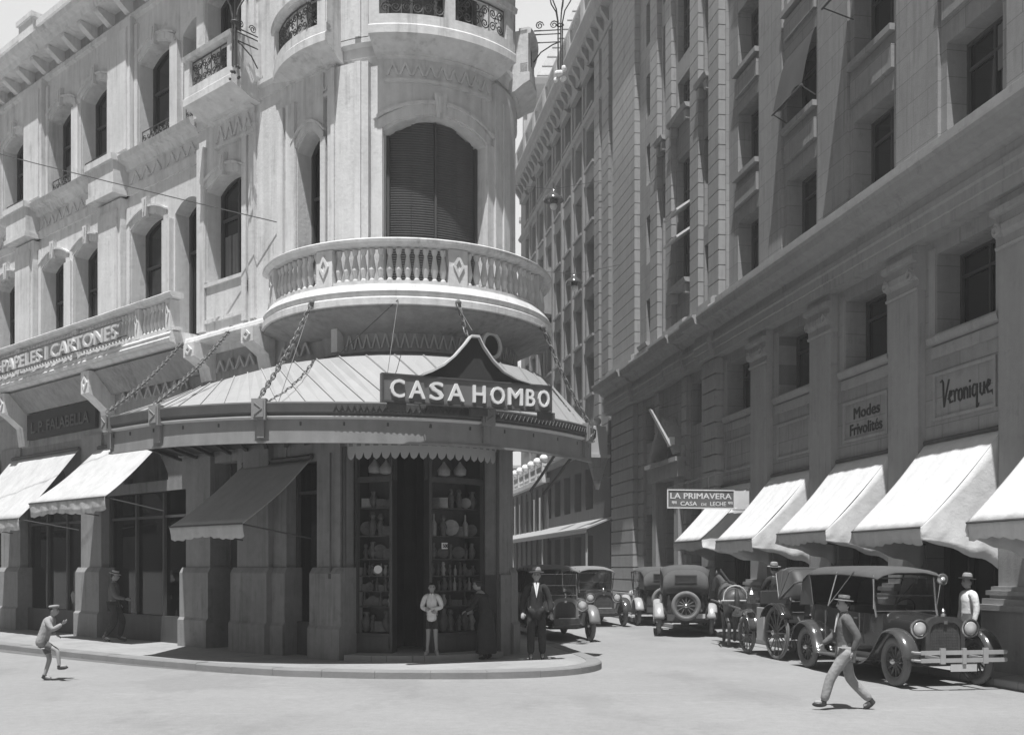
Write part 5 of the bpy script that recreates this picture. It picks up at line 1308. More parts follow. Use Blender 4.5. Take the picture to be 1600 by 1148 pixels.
    m = MB()
    for i in range(13): y = -.24 + i * .04; m.box(xh + .09, xh + .097, y - .004, y + .004, .6, 1.0 if abs(y) < .2 else .9)
    for i in range(9): z = .62 + i * .045; m.box(xh + .09, xh + .095, -.25, .25, z - .003, z + .003)
    B(m, 'grille_mesh', 'goods', rd)
    m = MB(); m.lathe([(.045, 0), (.045, .03), (.02, .05), (.035, .09), (.012, .12)], (xh + .06, 0, 1.12), 10); m.box(xh + .12, xh + .13, -.03, .03, 1.0, 1.05); B(m, 'radiator_cap', 'nickel', rd, smooth=True)
    # wheels, axles, frame
    for x in (xf, xr):
        for y in (.71, -.71): wheel(t, x, y, r, r)
    m = MB(); m.box(xr - .4, xf + .35, -.38, -.3, .42, .52); m.box(xr - .4, xf + .35, .3, .38, .42, .52)
    m.tube([(xf, -.7, r), (xf, -.35, .34), (xf, .35, .34), (xf, .7, r)], .03, 6); m.tube([(xr, -.7, r), (xr, .7, r)], .045, 8); m.ball((xr, 0, r), .14, n=10, m=7)
    for s_ in (-1, 1):
        m.tube([(xf + .45, s_ * .34, .48), (xf + .2, s_ * .36, .38), (xf, s_ * .36, .36), (xf - .35, s_ * .36, .46)], .022, 5); m.tube([(xr - .5, s_ * .36, .5), (xr, s_ * .38, .36), (xr + .4, s_ * .36, .46)], .022, 5)
    m.box(xr - .55, xr - .2, -.5, .5, .44, .62); m.box(-.3, .9, -.2, .2, .34, .5)
    B(m, 'chassis', 'iron')
    # mudguards and running boards
    for s_ in (1, -1):
        y0, y1 = (.57, .86) if s_ > 0 else (-.86, -.57)
        P = [(xf + (r + .13) * math.cos(a), r + (r + .13) * math.sin(a) * 1.02) for a in [R(q) for q in range(8, 125, 9)]] + [(xf - .42, .70), (xf - .55, .56), (xf - .68, .44), (xf - .82, .37), (xf - .95, .355)]
        m = MB(); strip(m, P[::-1], y0, y1, .045); B(m, 'mudguard', guard, smooth='all')
        P = [(xr + .62, .355), (xr + .52, .38), (xr + .45, .50)] + [(xr + (r + .12) * math.cos(a), r + (r + .12) * math.sin(a)) for a in [R(q) for q in range(28, 178, 10)]]
        P = [(xr + .66, .355), (xr + .56, .40)] + P[3:]
        m = MB(); strip(m, P[::-1], y0, y1, .045); B(m, 'mudguard', guard, smooth='all')
        m = MB(); m.box(xr + .6, xf - .9, y0, y1, .33, .355); B(m, 'running_board', 'paint2')
        m = MB(); a_, c_ = (.44, .6) if s_ > 0 else (-.6, -.44); m.box(xr + .55, xf - .6, a_, c_, .36, .46); B(m, 'sill', body)
    # lamps
    for y in (.44, -.44):
        m = MB(); X = Matrix.Translation((xh + .02, y, .93)) @ Matrix.Rotation(R(90), 4, 'Y')
        m.lathe([(.0, -.12), (.06, -.11), (.12, -.03), (.135, .06), (.15, .07), (.15, .1), (.13, .1)], n=18).xf(X); hl = B(m, 'headlight', guard, smooth=True)
        m = MB(); m.lathe([(.152, .07), (.157, .1), (.135, .108), (.133, .09)], n=18).xf(X); B(m, 'rim', 'nickel', hl, smooth=True)
        m = MB(); m.lathe([(.132, .085), (.09, .112), (.0, .12)], n=18).xf(X); B(m, 'lens', 'lens', hl, smooth='all')
    m = MB(); m.tube([(xh - .02, -.6, .74), (xh - .02, -.44, .78), (xh - .02, .44, .78), (xh - .02, .6, .74)], .018, 6); m.tube([(xh - .02, .44, .78), (xh, .44, .9)], .018, 5); m.tube([(xh - .02, -.44, .78), (xh, -.44, .9)], .018, 5); B(m, 'lamp_bar', 'paint2')
    # windscreen
    m = MB()
    for zz in (1.16, 1.42, 1.72): m.tube([(.64 - (zz - 1.16) * .12, -.55, zz), (.64 - (zz - 1.16) * .12, .55, zz)], .012, 5)
    for y in (-.56, .56): m.tube([(.68, y, 1.06), (.64, y, 1.18), (.57, y, 1.74)], .02, 6)
    ws = B(m, 'windscreen', 'nickel')
    m = MB(); m.add([(.635, -.54, 1.17), (.635, .54, 1.17), (.575, .54, 1.71), (.575, -.54, 1.71), (.629, -.54, 1.17), (.629, .54, 1.17), (.569, .54, 1.71), (.569, -.54, 1.71)], [[0, 1, 2, 3], [4, 5, 6, 7], [0, 1, 5, 4], [1, 2, 6, 5], [2, 3, 7, 6], [3, 0, 4, 7]])
    B(m, 'pane', 'clear', ws)
    m = MB(); m.box(.50, .52, -.14, -.02, 1.5, 1.62); B(m, 'sun_disc', 'goodsp', ws) if spot else None
    m = MB(); m.tube([(.1 + .19 * math.cos(q * math.pi / 9) * .35, .3 + .19 * math.sin(q * math.pi / 9), 1.18 + .19 * math.cos(q * math.pi / 9) * .9) for q in range(18)], .012, 5, True); m.tube([(.1, .3, 1.18), (.5, .3, .95)], .015, 5)
    B(m, 'steering_wheel', 'iron')
    # folding top
    def bow(x, w_, zt, drop, n=11, th=0.):
        pts = []
        for i in range(n):
            q = i / (n - 1) * 2 - 1; y = w_ * math.copysign(abs(q) ** .9, q); z = zt - drop * abs(q) ** 4 - .025 * q * q
            pts.append((x, y, z - th))
        return pts
    m = MB(); xb = xr - .50
    bows = [(.78, .60, topz - .11, .09), (.7, .64, topz - .06, .11), (.2, .66, topz - .012, .13), (-.35, .67, topz, .12), (-.9, .67, topz + .0, .12), (xb + .35, .66, topz - .01, .13), (xb + .1, .63, topz - .06, .17), (xb, .60, topz - .14, .2)]
    secs = [bow(*q) + bow(*q, th=.02)[::-1] for q in bows]; loft(m, secs); tp = B(m, 'folding_top', top, smooth='all')
    m = MB(); s0 = bow(xb, .60, topz - .14, .2); s1 = [(xb - .10, y, 1.18 - .02 * (y / .6) ** 2) for _, y, _ in s0]
    loft(m, [s0 + [(x + .02, y, z) for x, y, z in s0][::-1], [(xb - .06, y * 1.02, (z * .5 + 1.18 * .5)) for _, y, z in s0] + [(xb - .04, y * 1.02, (z * .5 + 1.18 * .5)) for _, y, z in s0][::-1], s1 + [(x + .02, y, z) for x, y, z in s1][::-1]])
    rc = B(m, 'rear_curtain', top if top != 'topdark' else 'topdark', tp, smooth='all')
    for s_ in (1, -1):
        m = MB(); m.add([(xb, s_ * .60, topz - .36), (xb + .45, s_ * .665, topz - .14), (xb + .6, s_ * .665, 1.2), (xb - .08, s_ * .60, 1.18), (xb, s_ * .585, topz - .36), (xb + .45, s_ * .65, topz - .14), (xb + .6, s_ * .65, 1.2), (xb - .08, s_ * .585, 1.18)], [[0, 1, 2, 3], [4, 5, 6, 7], [0, 1, 5, 4], [1, 2, 6, 5], [2, 3, 7, 6], [3, 0, 4, 7]])
        B(m, 'side_curtain', top, tp)
        m = MB(); m.tube([(.7, s_ * .62, topz - .16), (.62, s_ * .58, 1.2)], .012, 5); m.tube([(-.5, s_ * .655, topz - .1), (-.85, s_ * .66, 1.2)], .014, 5); m.tube([(.1, s_ * .655, topz - .1), (-.85, s_ * .66, 1.2)], .012, 5)
        B(m, 'hood_stay', 'nickel' if spot else 'iron', tp)
    if rearwin:
        m = MB(); m.box(xb - .082, xb - .06, -.27, .27, 1.5, 1.66); wn = B(m, 'rear_window', 'glass', tp)
        m = MB()
        for a_, c_, z0, z1 in ((-.3, .3, 1.66, 1.69), (-.3, .3, 1.47, 1.5), (-.3, -.27, 1.5, 1.66), (.27, .3, 1.5, 1.66)): m.box(xb - .092, xb - .06, a_, c_, z0, z1)
        B(m, 'rim', 'topdark', wn)
    if spare:
        wheel(t, xr - .78, 0, .86, r, part='spare_wheel', axis='x'); m = MB(); m.tube([(xr - .5, 0, .6), (xr - .78, 0, .86)], .03, 6); m.tube([(xr - .5, .2, .55), (xr - .72, .15, .6)], .02, 6); m.tube([(xr - .5, -.2, .55), (xr - .72, -.15, .6)], .02, 6); B(m, 'spare_carrier', 'iron')
    m = MB(); m.box(xr - .62, xr - .6, -.52, -.28, .52, .64); B(m, 'number_plate', 'plate')
    m = MB(); m.lathe([(.0, 0), (.05, .01), (.05, .05), (.0, .07)], (xr - .66, -.4, .7), 10); B(m, 'tail_lamp', 'nickel')
    if bumper:
        m = MB(); xbp = xf + .72
        for zz in (.56, .44):
            m.box(xbp, xbp + .02, -.72, .72, zz, zz + .065)
            for s_ in (-1, 1): m.tube([(xbp + .01, s_ * .72, zz + .03), (xbp - .06, s_ * .77, zz + .03), (xbp - .16, s_ * .76, zz + .03)], .022, 6)
        for s_ in (-.36, .36): m.box(xf + .3, xbp, s_ - .03, s_ + .03, .48, .52); m.box(xbp - .01, xbp + .035, s_ - .04, s_ + .04, .42, .66)
        m.box(xbp - .01, xbp + .035, -.03, .03, .42, .66)
        B(m, 'bumper', 'fenderpale')
    m = MB(); x_ = xf + (.74 if bumper else .42); m.box(x_ - .02, x_ - .01, -.22, .22, .30 if bumper else .5, .42 if bumper else .62); B(m, 'number_plate', 'plate')
    if not bumper: m = MB(); m.tube([(xf + .42, -.4, .45), (xf + .42, .4, .45)], .02, 5); m.box(xf + .36, xf + .42, -.34, .34, .38, .6); B(m, 'front_apron', 'goods')
    if spot:
        m = MB(); X = Matrix.Translation((.72, .60, 1.70)) @ Matrix.Rotation(R(90), 4, 'Y'); m.lathe([(.0, -.1), (.05, -.09), (.09, .0), (.1, .05), (.085, .06)], n=16).xf(X); sp_ = B(m, 'spot_lamp', 'nickel', smooth=True)
        m = MB(); m.lathe([(.085, .05), (.0, .07)], n=16).xf(X); B(m, 'lens', 'lens', sp_, smooth='all')
    return t
AW, TO = ST_ROT, ST_ROT + math.pi
def cpos(px, py):                         # ground point under a wheel
    return Vector(onz(px, py, 0))
dA = Vector(D1); nL = Vector(N1)          # dA away from the camera, nL towards the left kerb
# big dark car: its front left-hand wheel (as seen) stands at (1395, 1072)
fw = cpos(1396, 1071); big = fw + dA * 1.475 - nL * .71
def turned(rot, a): return rot + R(a)
car('large dark touring car with double-bar bumper and a spot lamp, nearest on the right', big, turned(TO, 0), group=None, spot=True, bumper=True, spare=False, top='top', wb=3.1, topz=1.93)
RT = Vector((math.cos(AW - R(17)), math.sin(AW - R(17)))); c3 = cpos(1030, 992.5) + RT * 1.475 + Vector((RT.y, -RT.x)) * .71
car('touring car seen from behind with a round spare wheel centred on its grey tail', c3, turned(AW, -17), group=None, top='top', topz=1.98, guard='fenderpale')
RT = Vector((math.cos(AW - R(8)), math.sin(AW - R(8)))); c4 = cpos(997, 976.5) + RT * 1.475 + Vector((RT.y, -RT.x)) * .71
car('touring car parked tail-on, half hidden by the one with the centred spare wheel', c4, turned(AW, -8), group=None, top='top', topz=1.93, guard='fenderpale')
c5 = cpos(921, 1001) + dA * 1.475 + nL * .71
car('dusty touring car facing us at the left kerb behind the man in a dark suit', c5, turned(TO, 1), group=None, top='toplight', body='paint2', guard='fenderdust', topz=1.98)
c6 = cpos(974, 978) + dA * 1.475 + nL * .71
car('shiny touring car facing us in mid street between the dusty car and the tail-on pair', c6, turned(TO, 0), group=None, top='toplight', guard='fender', topz=1.95)
c7 = Vector((2.35, 38.5)); car('dark car behind the dusty one, only its top and side showing', c7, turned(TO, -4), group=None, top='topdark', topz=1.93)
c8 = cpos(803, 941) + dA * 1.3 + nL * .5; car('farthest car, facing us just beside the shop pillar far up the street', c8, TO, group=None, top='toplight', topz=1.93)

# ---------------------------------------------------------------- people
def hand(mb, w_, d, side, s_=1., curl=.5):
    """palm and five fingers from the wrist w_ along d"""
    d = Vector(d).normalized(); w_ = Vector(w_); sd_ = d.cross(Vector((0, 1, 0)));
    if sd_.length < .2: sd_ = d.cross(Vector((1, 0, 0)))
    sd_.normalize(); nn = d.cross(sd_).normalized()
    X = Matrix((sd_, nn, d)).transposed()
    mb.ball(w_ + d * .05 * s_, .040 * s_, .018 * s_, .055 * s_, n=8, m=6, X=X)
    for i, (o, L_) in enumerate(((-.028, .06), (-.010, .072), (.009, .068), (.027, .052))):
        a = w_ + d * .092 * s_ + sd_ * o * s_; b = a + (d * .6 + nn * curl * .35) * L_ * .5 * s_; c_ = b + (d * .45 + nn * curl) * L_ * .55 * s_
        mb.tube([a - d * .01, a, b, c_], [.009 * s_, .0095 * s_, .0085 * s_, .006 * s_], 6)
    a = w_ + d * .03 * s_ - sd_ * .035 * s_ * side; mb.tube([a, a + (d * .6 - sd_ * side * .6) * .035 * s_, a + (d * .9 - sd_ * side * .4 + nn * curl * .5) * .06 * s_], [.011 * s_, .010 * s_, .007 * s_], 6)
def person(label, loc, rotz, h, J, outfit, group=None, z=0., gender='m'):
    t = thing('person', label, 'person', (loc[0], loc[1], z), rotz, group); k = h / 1.75
    P = {k_: Vector(v) for k_, v in dict(pel=(0, 0, .95), spn=(0, 0, 1.12), che=(0, 0, 1.30), nb=(0, 0, 1.45), nk=(0, .01, 1.53), hd=(0, .025, 1.64),
         sl=(-.17, 0, 1.41), el=(-.22, -.02, 1.13), wl=(-.23, .05, .88), sr=(.17, 0, 1.41), er=(.22, -.02, 1.13), wr=(.23, .05, .88),
         hl=(-.09, 0, .91), kl=(-.10, .02, .50), al=(-.10, -.02, .09), hr=(.09, 0, .91), kr=(.10, .02, .50), ar=(.10, -.02, .09), tl=None, tr=None).items() if v is not None}
    for k_, v in J.items(): P[k_] = Vector(v)
    for s_ in 'lr':
        if 't' + s_ not in P: P['t' + s_] = P['a' + s_] + Vector((0, .16, -.05))
    q = lambda n_, r: (P[n_].x * k, P[n_].y * k, P[n_].z * k, r * k)
    names = ['pel', 'spn', 'che', 'nb', 'nk', 'sl', 'el', 'wl', 'sr', 'er', 'wr', 'hl', 'kl', 'al', 'hr', 'kr', 'ar', 'tl', 'tr']
    rad = dict(pel=.12, spn=.115, che=.13, nb=.06, nk=.052, sl=.06, el=.042, wl=.028, sr=.06, er=.042, wr=.028, hl=.085, kl=.056, al=.038, hr=.085, kr=.056, ar=.038, tl=.03, tr=.03)
    id_ = {n_: i for i, n_ in enumerate(names)}
    E_ = [('pel', 'spn'), ('spn', 'che'), ('che', 'nb'), ('nb', 'nk'), ('nb', 'sl'), ('sl', 'el'), ('el', 'wl'), ('nb', 'sr'), ('sr', 'er'), ('er', 'wr'), ('pel', 'hl'), ('hl', 'kl'), ('kl', 'al'), ('pel', 'hr'), ('hr', 'kr'), ('kr', 'ar'), ('al', 'tl'), ('ar', 'tr')]
    mb = skin([q(n_, rad[n_]) for n_ in names], [(id_[a], id_[b]) for a, b in E_], 0, 1)
    # head with brow, nose, mouth, ears
    hc = P['hd'] * k; yaw = Matrix.Rotation(J.get('_yaw', 0) if False else outfit.get('yaw', 0), 3, 'Z')
    mb.tube([P['nk'] * k, hc - Vector((0, .01, .05)) * k], [.05 * k, .05 * k], 10)
    n_, m_ = 16, 12; hv = []
    tmp = MB(); tmp.ball((0, 0, 0), .076, .095, .118, n=n_, m=m_)
    for x, y, zz in tmp.v:
        if zz < -.02: f = 1 + (zz + .02) * 2.6; x *= f; y = y * (1 + (zz + .02) * 1.2) + .01
        if y > .05 and -.01 < zz < .035 and .012 < abs(x) < .05: y -= .012
        hv.append(tuple(hc + (yaw @ Vector((x, y, zz))) * k))
    mb.add(hv, tmp.f)
    def hp(x, y, zz): return hc + (yaw @ Vector((x, y, zz))) * k
    mb.add([hp(-.014, .088, -.03), hp(.014, .088, -.03), hp(0, .122, -.028), hp(-.006, .09, .03), hp(.006, .09, .03), hp(0, .10, -.04)], [[0, 2, 3], [1, 4, 2], [2, 4, 3], [0, 5, 2], [1, 2, 5], [0, 1, 5]])
    for s_ in (-1, 1): mb.ball(hp(s_ * .078, -.005, -.005), .012 * k, .02 * k, .032 * k, n=6, m=5)
    mb.tube([hp(-.024, .086, -.062), hp(0, .094, -.06), hp(.024, .086, -.062)], .006 * k, 5)
    for s_, c_ in ((-1, 'l'), (1, 'r')): hand(mb, P['w' + c_] * k, (P['w' + c_] - P['e' + c_]), s_, k)
    mb.build('body', 'skin', t, True, smooth='all')
    eb = MB()
    for s_ in (-1, 1): eb.ball(hp(s_ * .031, .083, .012), .010 * k, n=6, m=5); eb.tube([hp(s_ * .016, .093, .032), hp(s_ * .045, .083, .034)], .005 * k, 4)
    eb.tube([hp(-.022, .092, -.061), hp(.022, .092, -.061)], .0025 * k, 4)
    eb.build('face_features', 'hair', t, True)
    # clothes
    def cl(ns, es, add, nm, mt, root=0):
        ix = {n_: i for i, n_ in enumerate(ns)}; c_ = skin([q(n_, rad[n_] + add.get(n_, .022)) for n_ in ns], [(ix[a], ix[b]) for a, b in es], root, 1); return c_.build(nm, mt, t, True, smooth='all')
    top_ = outfit.get('top', 'suit'); bot = outfit.get('bottom', 'suit')
    if outfit.get('trousers', True):
        short = outfit.get('short')
        if short:
            P['ml'] = P['hl'].lerp(P['kl'], .8); P['mr'] = P['hr'].lerp(P['kr'], .8); rad['ml'] = rad['mr'] = .07
            cl(['pel', 'hl', 'ml', 'hr', 'mr', 'spn'], [('pel', 'spn'), ('pel', 'hl'), ('hl', 'ml'), ('pel', 'hr'), ('hr', 'mr')], dict(pel=.015, ml=.015, mr=.015, spn=.0, hl=.0, hr=.0), 'shorts', bot)
        else: cl(['pel', 'hl', 'kl', 'al', 'hr', 'kr', 'ar'], [('pel', 'hl'), ('hl', 'kl'), ('kl', 'al'), ('pel', 'hr'), ('hr', 'kr'), ('kr', 'ar')], dict(pel=.02, kl=.03, kr=.03, al=.035, ar=.035, hl=.025, hr=.025), 'trousers', bot)
    if outfit.get('skirt'):
        sk = MB(); L_ = outfit['skirt']; c_ = P['pel'] * k
        prof = [(.15, .12), (.17, 0), (.20, -.2), (.23, -.45), (.25, -L_), (.23, -L_ - .005)]
        tv = MB(); tv.lathe([(r * k, zz * k) for r, zz in prof], (0, 0, 0), 22)
        vv = []
        for i, (x, y, zz) in enumerate(tv.v):
            a = math.atan2(y, x); w_ = 1 + .07 * math.sin(a * 7) * min(1, -min(zz, 0) * 2); vv.append((c_.x + x * w_, c_.y + y * w_ * .85, c_.z + zz))
        sk.add(vv, tv.f); sk.build('skirt', bot, t, True, smooth=True)
    P['hem'] = P['pel'] - (P['spn'] - P['pel']) * .95; rad['hem'] = .125
    cl(['spn', 'pel', 'hem', 'che', 'nb', 'sl', 'el', 'wl', 'sr', 'er', 'wr'], [('spn', 'pel'), ('pel', 'hem'), ('spn', 'che'), ('che', 'nb'), ('nb', 'sl'), ('sl', 'el'), ('el', 'wl'), ('nb', 'sr'), ('sr', 'er'), ('er', 'wr')],
       dict(spn=.03, pel=.035, hem=.045 if outfit.get('jacket', True) else .0, che=.03, nb=.018, sl=.02, el=.022, wl=.016, sr=.02, er=.022, wr=.016), outfit.get('topname', 'jacket'), top_)
    if outfit.get('shirt'):
        m = MB(); c_ = P['che'] * k; y_ = c_.y + (rad['che'] + .028) * k
        for s_ in (-1, 1): m.add([(c_.x, y_ + .012, c_.z - .09 * k), (c_.x + s_ * .055 * k, y_ - .045 * k, c_.z + .19 * k), (c_.x + s_ * .02 * k, y_ - .05 * k, c_.z + .21 * k), (c_.x, y_ - .02 * k, c_.z + .15 * k)], [[0, 1, 2, 3]])
        o = m.build('collar', 'letter', t, True); so = o.modifiers.new('t', 'SOLIDIFY'); so.thickness = .012
    # shoes
    m = MB()
    for s_ in 'lr':
        a = P['a' + s_] * k; tt = P['t' + s_] * k; d = (tt - a); L_ = d.length; d.normalize()
        up = Vector((0, 0, 1)) - d * d.z; up.normalize(); sd_ = d.cross(up); X = Matrix((sd_, d, up)).transposed()
        m.ball(a + d * L_ * .42 - up * .035 * k, .042 * k, L_ * .78, .042 * k, n=10, m=8, X=X)
        m.tube([a + up * .03 * k, a - up * .045 * k], [.046 * k, .046 * k], 10)
    m.build('shoes', outfit.get('shoes', 'shoe'), t, True, smooth=True)
    # hair, hat
    m = MB(); tb = MB(); tb.ball((0, 0, 0), .084, .10, .124, n=16, m=12)
    keep = [f for f in tb.f if all(tb.v[i][2] > (.045 if tb.v[i][1] > .03 else (-.06 if tb.v[i][1] < -.02 else .0)) for i in f)]
    m.add([hp(x, y - .004, zz + .004) for x, y, zz in tb.v], keep); m.build('hair', 'hair', t, True, smooth='all')
    ht = outfit.get('hat')
    if ht:
        m = MB(); X = (yaw @ Matrix.Rotation(R(outfit.get('tilt', 6)), 3, 'X')); c_ = hp(0, 0, .06)
        if ht == 'boater': pr = [(.15, 0), (.15, .012), (.088, .014), (.088, .085), (.0, .09)]
        elif ht == 'cap': pr = [(.09, 0), (.115, .03), (.10, .055), (.0, .065)]
        else: pr = [(.155, .014), (.15, .002), (.093, .0), (.09, .05), (.078, .1), (.05, .115), (.0, .105)]
        m.lathe([(r * k, zz * k) for r, zz in pr], c_, 20, X); hh = m.build('hat', outfit.get('hatm', 'straw'), t, True, smooth=True)
        if ht != 'cap': m = MB(); m.lathe([(.092 * k, .014 * k), (.095 * k, .016 * k), (.093 * k, .042 * k), (.09 * k, .042 * k)], c_, 20, X); m.build('hat_band', outfit.get('band', 'ink'), hh, True)
    return t
# man in a dark suit and pale hat walking out of the side street
person('man in dark suit, white collar and hat at the pavement corner before the dusty car', onz(838, 1029, .13), R(180), 1.72,
       dict(kl=(-.11, .05, .5), al=(-.12, -.04, .09), kr=(.11, .1, .51), ar=(.11, .08, .09), el=(-.27, -.02, 1.14), wl=(-.29, .08, .90), er=(.27, -.03, 1.14), wr=(.27, .12, .91)),
       dict(top='suit', bottom='suit', shirt=True, hat='fedora', hatm='midgrey', band='grey'), z=.13)
# boy in the doorway, arms folded
bx, by = T(16.5, .12, 0)[:2]
person('boy in pale buttoned jacket and shorts with folded arms in the shop doorway', (bx, by), R(178), 1.36,
       dict(kl=(-.09, .03, .5), al=(-.11, -.01, .09), kr=(.09, .02, .5), ar=(.12, -.01, .09), tl=(-.16, .14, .04), tr=(.17, .14, .04), el=(-.25, .03, 1.15), wl=(.02, .19, 1.12), er=(.25, .03, 1.15), wr=(-.02, .21, 1.07)),
       dict(top='pale', bottom='suit', short=True, shirt=True, shoes='paleshoe', yaw=R(12)), z=.24)
# dark-clad woman bending to the right-hand showcase
person('woman in long dark dress and cap leaning towards the right display case', onz(760, 1029, .13), R(62), 1.56,
       dict(spn=(0, .04, 1.12), che=(0, .10, 1.28), nb=(0, .16, 1.42), nk=(0, .19, 1.5), hd=(0, .23, 1.6), sl=(-.15, .14, 1.38), sr=(.15, .14, 1.38), el=(-.2, .22, 1.14), wl=(-.16, .42, 1.04), er=(.2, .22, 1.12), wr=(.12, .42, 1.02)),
       dict(top='suit', bottom='suit', skirt=.82, trousers=False, hat='cap', hatm='suit', jacket=True, topname='bodice'), z=.13)
# hurrying figures
person('man in grey with a tilted straw boater walking along the left shopfronts', onz(178, 1002, .13), R(-82), 1.66,
       dict(kl=(-.09, .20, .53), al=(-.09, .12, .12), kr=(.09, .05, .5), ar=(.09, -.2, .14), tr=(.09, -.07, .06), el=(-.24, -.12, 1.14), wl=(-.22, .08, .95), er=(.24, .1, 1.13), wr=(.2, .32, 1.08)),
       dict(top='grey', bottom='suit', hat='boater', hatm='straw', tilt=-14), z=.13)
person('youngster in light shirt and dark shorts running in the roadway at left', onz(66, 1063, 0), R(-90), 1.34,
       dict(pel=(0, .0, .88), spn=(0, .05, 1.05), che=(0, .13, 1.22), nb=(0, .2, 1.36), nk=(0, .22, 1.43), hd=(0, .26, 1.54), sl=(-.16, .17, 1.32), sr=(.16, .17, 1.32), el=(-.24, .0, 1.1), wl=(-.22, .2, 1.0), er=(.23, .33, 1.12), wr=(.15, .5, 1.25),
            hl=(-.09, 0, .84), kl=(-.1, .12, .47), al=(-.1, .0, .09), hr=(.09, .0, .84), kr=(.1, .38, .68), ar=(.1, .42, .32), tr=(.1, .58, .34)),
       dict(top='midgrey', bottom='grey', short=True, topname='shirt', jacket=False, shoes='shoe', hat='cap', hatm='midgrey'), z=0)
person('pedestrian in grey suit and boater striding across the road before the big car', onz(1321, 1108, 0), R(80), 1.50,
       dict(kl=(-.1, .24, .50), al=(-.1, .34, .12), tl=(-.1, .49, .12), kr=(.1, -.08, .47), ar=(.1, -.40, .13), tr=(.1, -.28, .04), pel=(0, 0, .92), hl=(-.09, 0, .88), hr=(.09, 0, .88), el=(-.23, -.16, 1.15), wl=(-.2, -.08, .92), er=(.23, .14, 1.14), wr=(.2, .32, 1.0)),
       dict(top='grey', bottom='midgrey', hat='boater', hatm='midgrey', shirt=True), z=0)
person('woman in pale blouse and light hat passing on the right pavement behind the big car', onz(1513, 1048, .13), R(100), 1.62,
       dict(kl=(-.09, .12, .5), al=(-.09, .1, .09), ar=(.09, -.15, .1)), dict(top='pale', bottom='grey', skirt=.6, trousers=False, hat='fedora', hatm='midgrey', topname='blouse'), z=.13)

# ---------------------------------------------------------------- horse carriage
CR = ST_ROT + R(1.5); cw = cpos(1213, 1030) - nL * .62
cg = thing('carriage', 'black horse-drawn carriage with raised leather hood seen from behind', 'carriage', (cw.x, cw.y, 0), CR)
for y in (.62, -.62): wheel(cg, 0, y, .56, .56, 14, .026, rimm='carrwheel', tyre='carrwheel', hw=.09)
for y in (.55, -.55): wheel(cg, 1.62, y, .43, .43, 12, .026, rimm='carrwheel', tyre='carrwheel', hw=.08)
m = MB()
prf = [(-.42, .98), (-.50, 1.22), (-.44, 1.30), (-.30, 1.28), (-.2, .95), (.4, .92), (.5, .72), (.95, .70), (1.05, 1.1), (1.12, 1.1), (1.04, .6), (.4, .56), (.2, .72), (-.25, .76)]
m.add([(x, -.56, z) for x, z in prf] + [(x, .56, z) for x, z in prf], [list(range(14)), [14 + i for i in range(14)][::-1]] + [[i, (i + 1) % 14, 14 + (i + 1) % 14, 14 + i] for i in range(14)])
m.build('body', 'paint', cg, True, bevel=.02)
m = MB(); m.tube([(-.52, -.54, 1.22), (-.53, 0, 1.23), (-.52, .54, 1.22)], .014, 5); m.tube([(-.45, -.5, 1.0), (-.46, 0, 1.0), (-.45, .5, 1.0)], .012, 5); m.box(-.53, -.51, -.05, .06, 1.1, 1.15); m.build('body_moulding', 'nickel', cg, True)
m = MB(); vs = []; NA, NT = 12, 13
for i in range(NA + 1):
    a = R(178 - 122 * i / NA)
    for j in range(NT):
        q = j / (NT - 1) * 2 - 1; f = (1 - abs(q) ** 7) ** (1 / 3.) * (1 - .03 * (i % 3 == 1)); rr = .70 * (1 + .12 * abs(math.sin(2 * a)))
        vs.append((-.02 + rr * f * math.cos(a) * .85, .58 * q, 1.24 + rr * f * math.sin(a) * .92))
m.add(vs, [[i * NT + j, i * NT + j + 1, (i + 1) * NT + j + 1, (i + 1) * NT + j] for i in range(NA) for j in range(NT - 1)])
hd = m.build('hood', 'topdark', cg, True, smooth='all'); so = hd.modifiers.new('t', 'SOLIDIFY'); so.thickness = .015
m = MB(); 
for i in (3, 6, 9, 12): m.tube([Vector(v) * 1.0 for v in vs[i * NT:(i + 1) * NT]], .014, 5)
m.build('hood_bow', 'paint2', hd, True)
m = MB(); m.box(1.05, 1.5, -.5, .5, 1.0, 1.12); m.box(1.0, 1.08, -.5, .5, 1.1, 1.4); m.box(1.85, 1.9, -.45, .45, .75, 1.2); m.box(1.3, 1.9, -.45, .45, .7, .76)
m.build('driver_seat', 'topdark', cg, True, bevel=.015)
for s_ in (1, -1):
    m = MB(); a_ = sorted((s_ * .5, s_ * .74)); strip(m, [(1.62 + .52 * math.cos(R(q)), .43 + .52 * math.sin(R(q))) for q in range(170, 30, -14)][::-1], a_[0], a_[1], .02); m.build('mudguard', 'fender', cg, True, smooth='all')
    m = MB(); a_ = sorted((s_ * .5, s_ * .76)); strip(m, [(.62 * math.cos(R(q)), .56 + .62 * math.sin(R(q))) for q in range(30, 160, 12)][::-1], a_[0], a_[1], .02); m.build('mudguard', 'paint', cg, True, smooth='all')
    m = MB(); m.box(.62, .98, s_ * .60 - .02, s_ * .60 + .02, .34, 1.05); m.build('side_panel', 'fenderpale', cg, True, bevel=.015)
    m = MB(); m.box(1.12, 1.26, s_ * .64 - .07, s_ * .64 + .07, 1.12, 1.32); m.lathe([(.08, 1.32), (.03, 1.4), (.03, 1.46)], (1.19, s_ * .64, 0), 8); m.build('lamp', 'nickel', cg, True)
m = MB(); m.tube([(0, -.6, .56), (0, .6, .56)], .03, 6); m.tube([(1.62, -.55, .43), (1.62, .55, .43)], .03, 6); m.box(-.1, 1.7, -.06, .06, .5, .58)
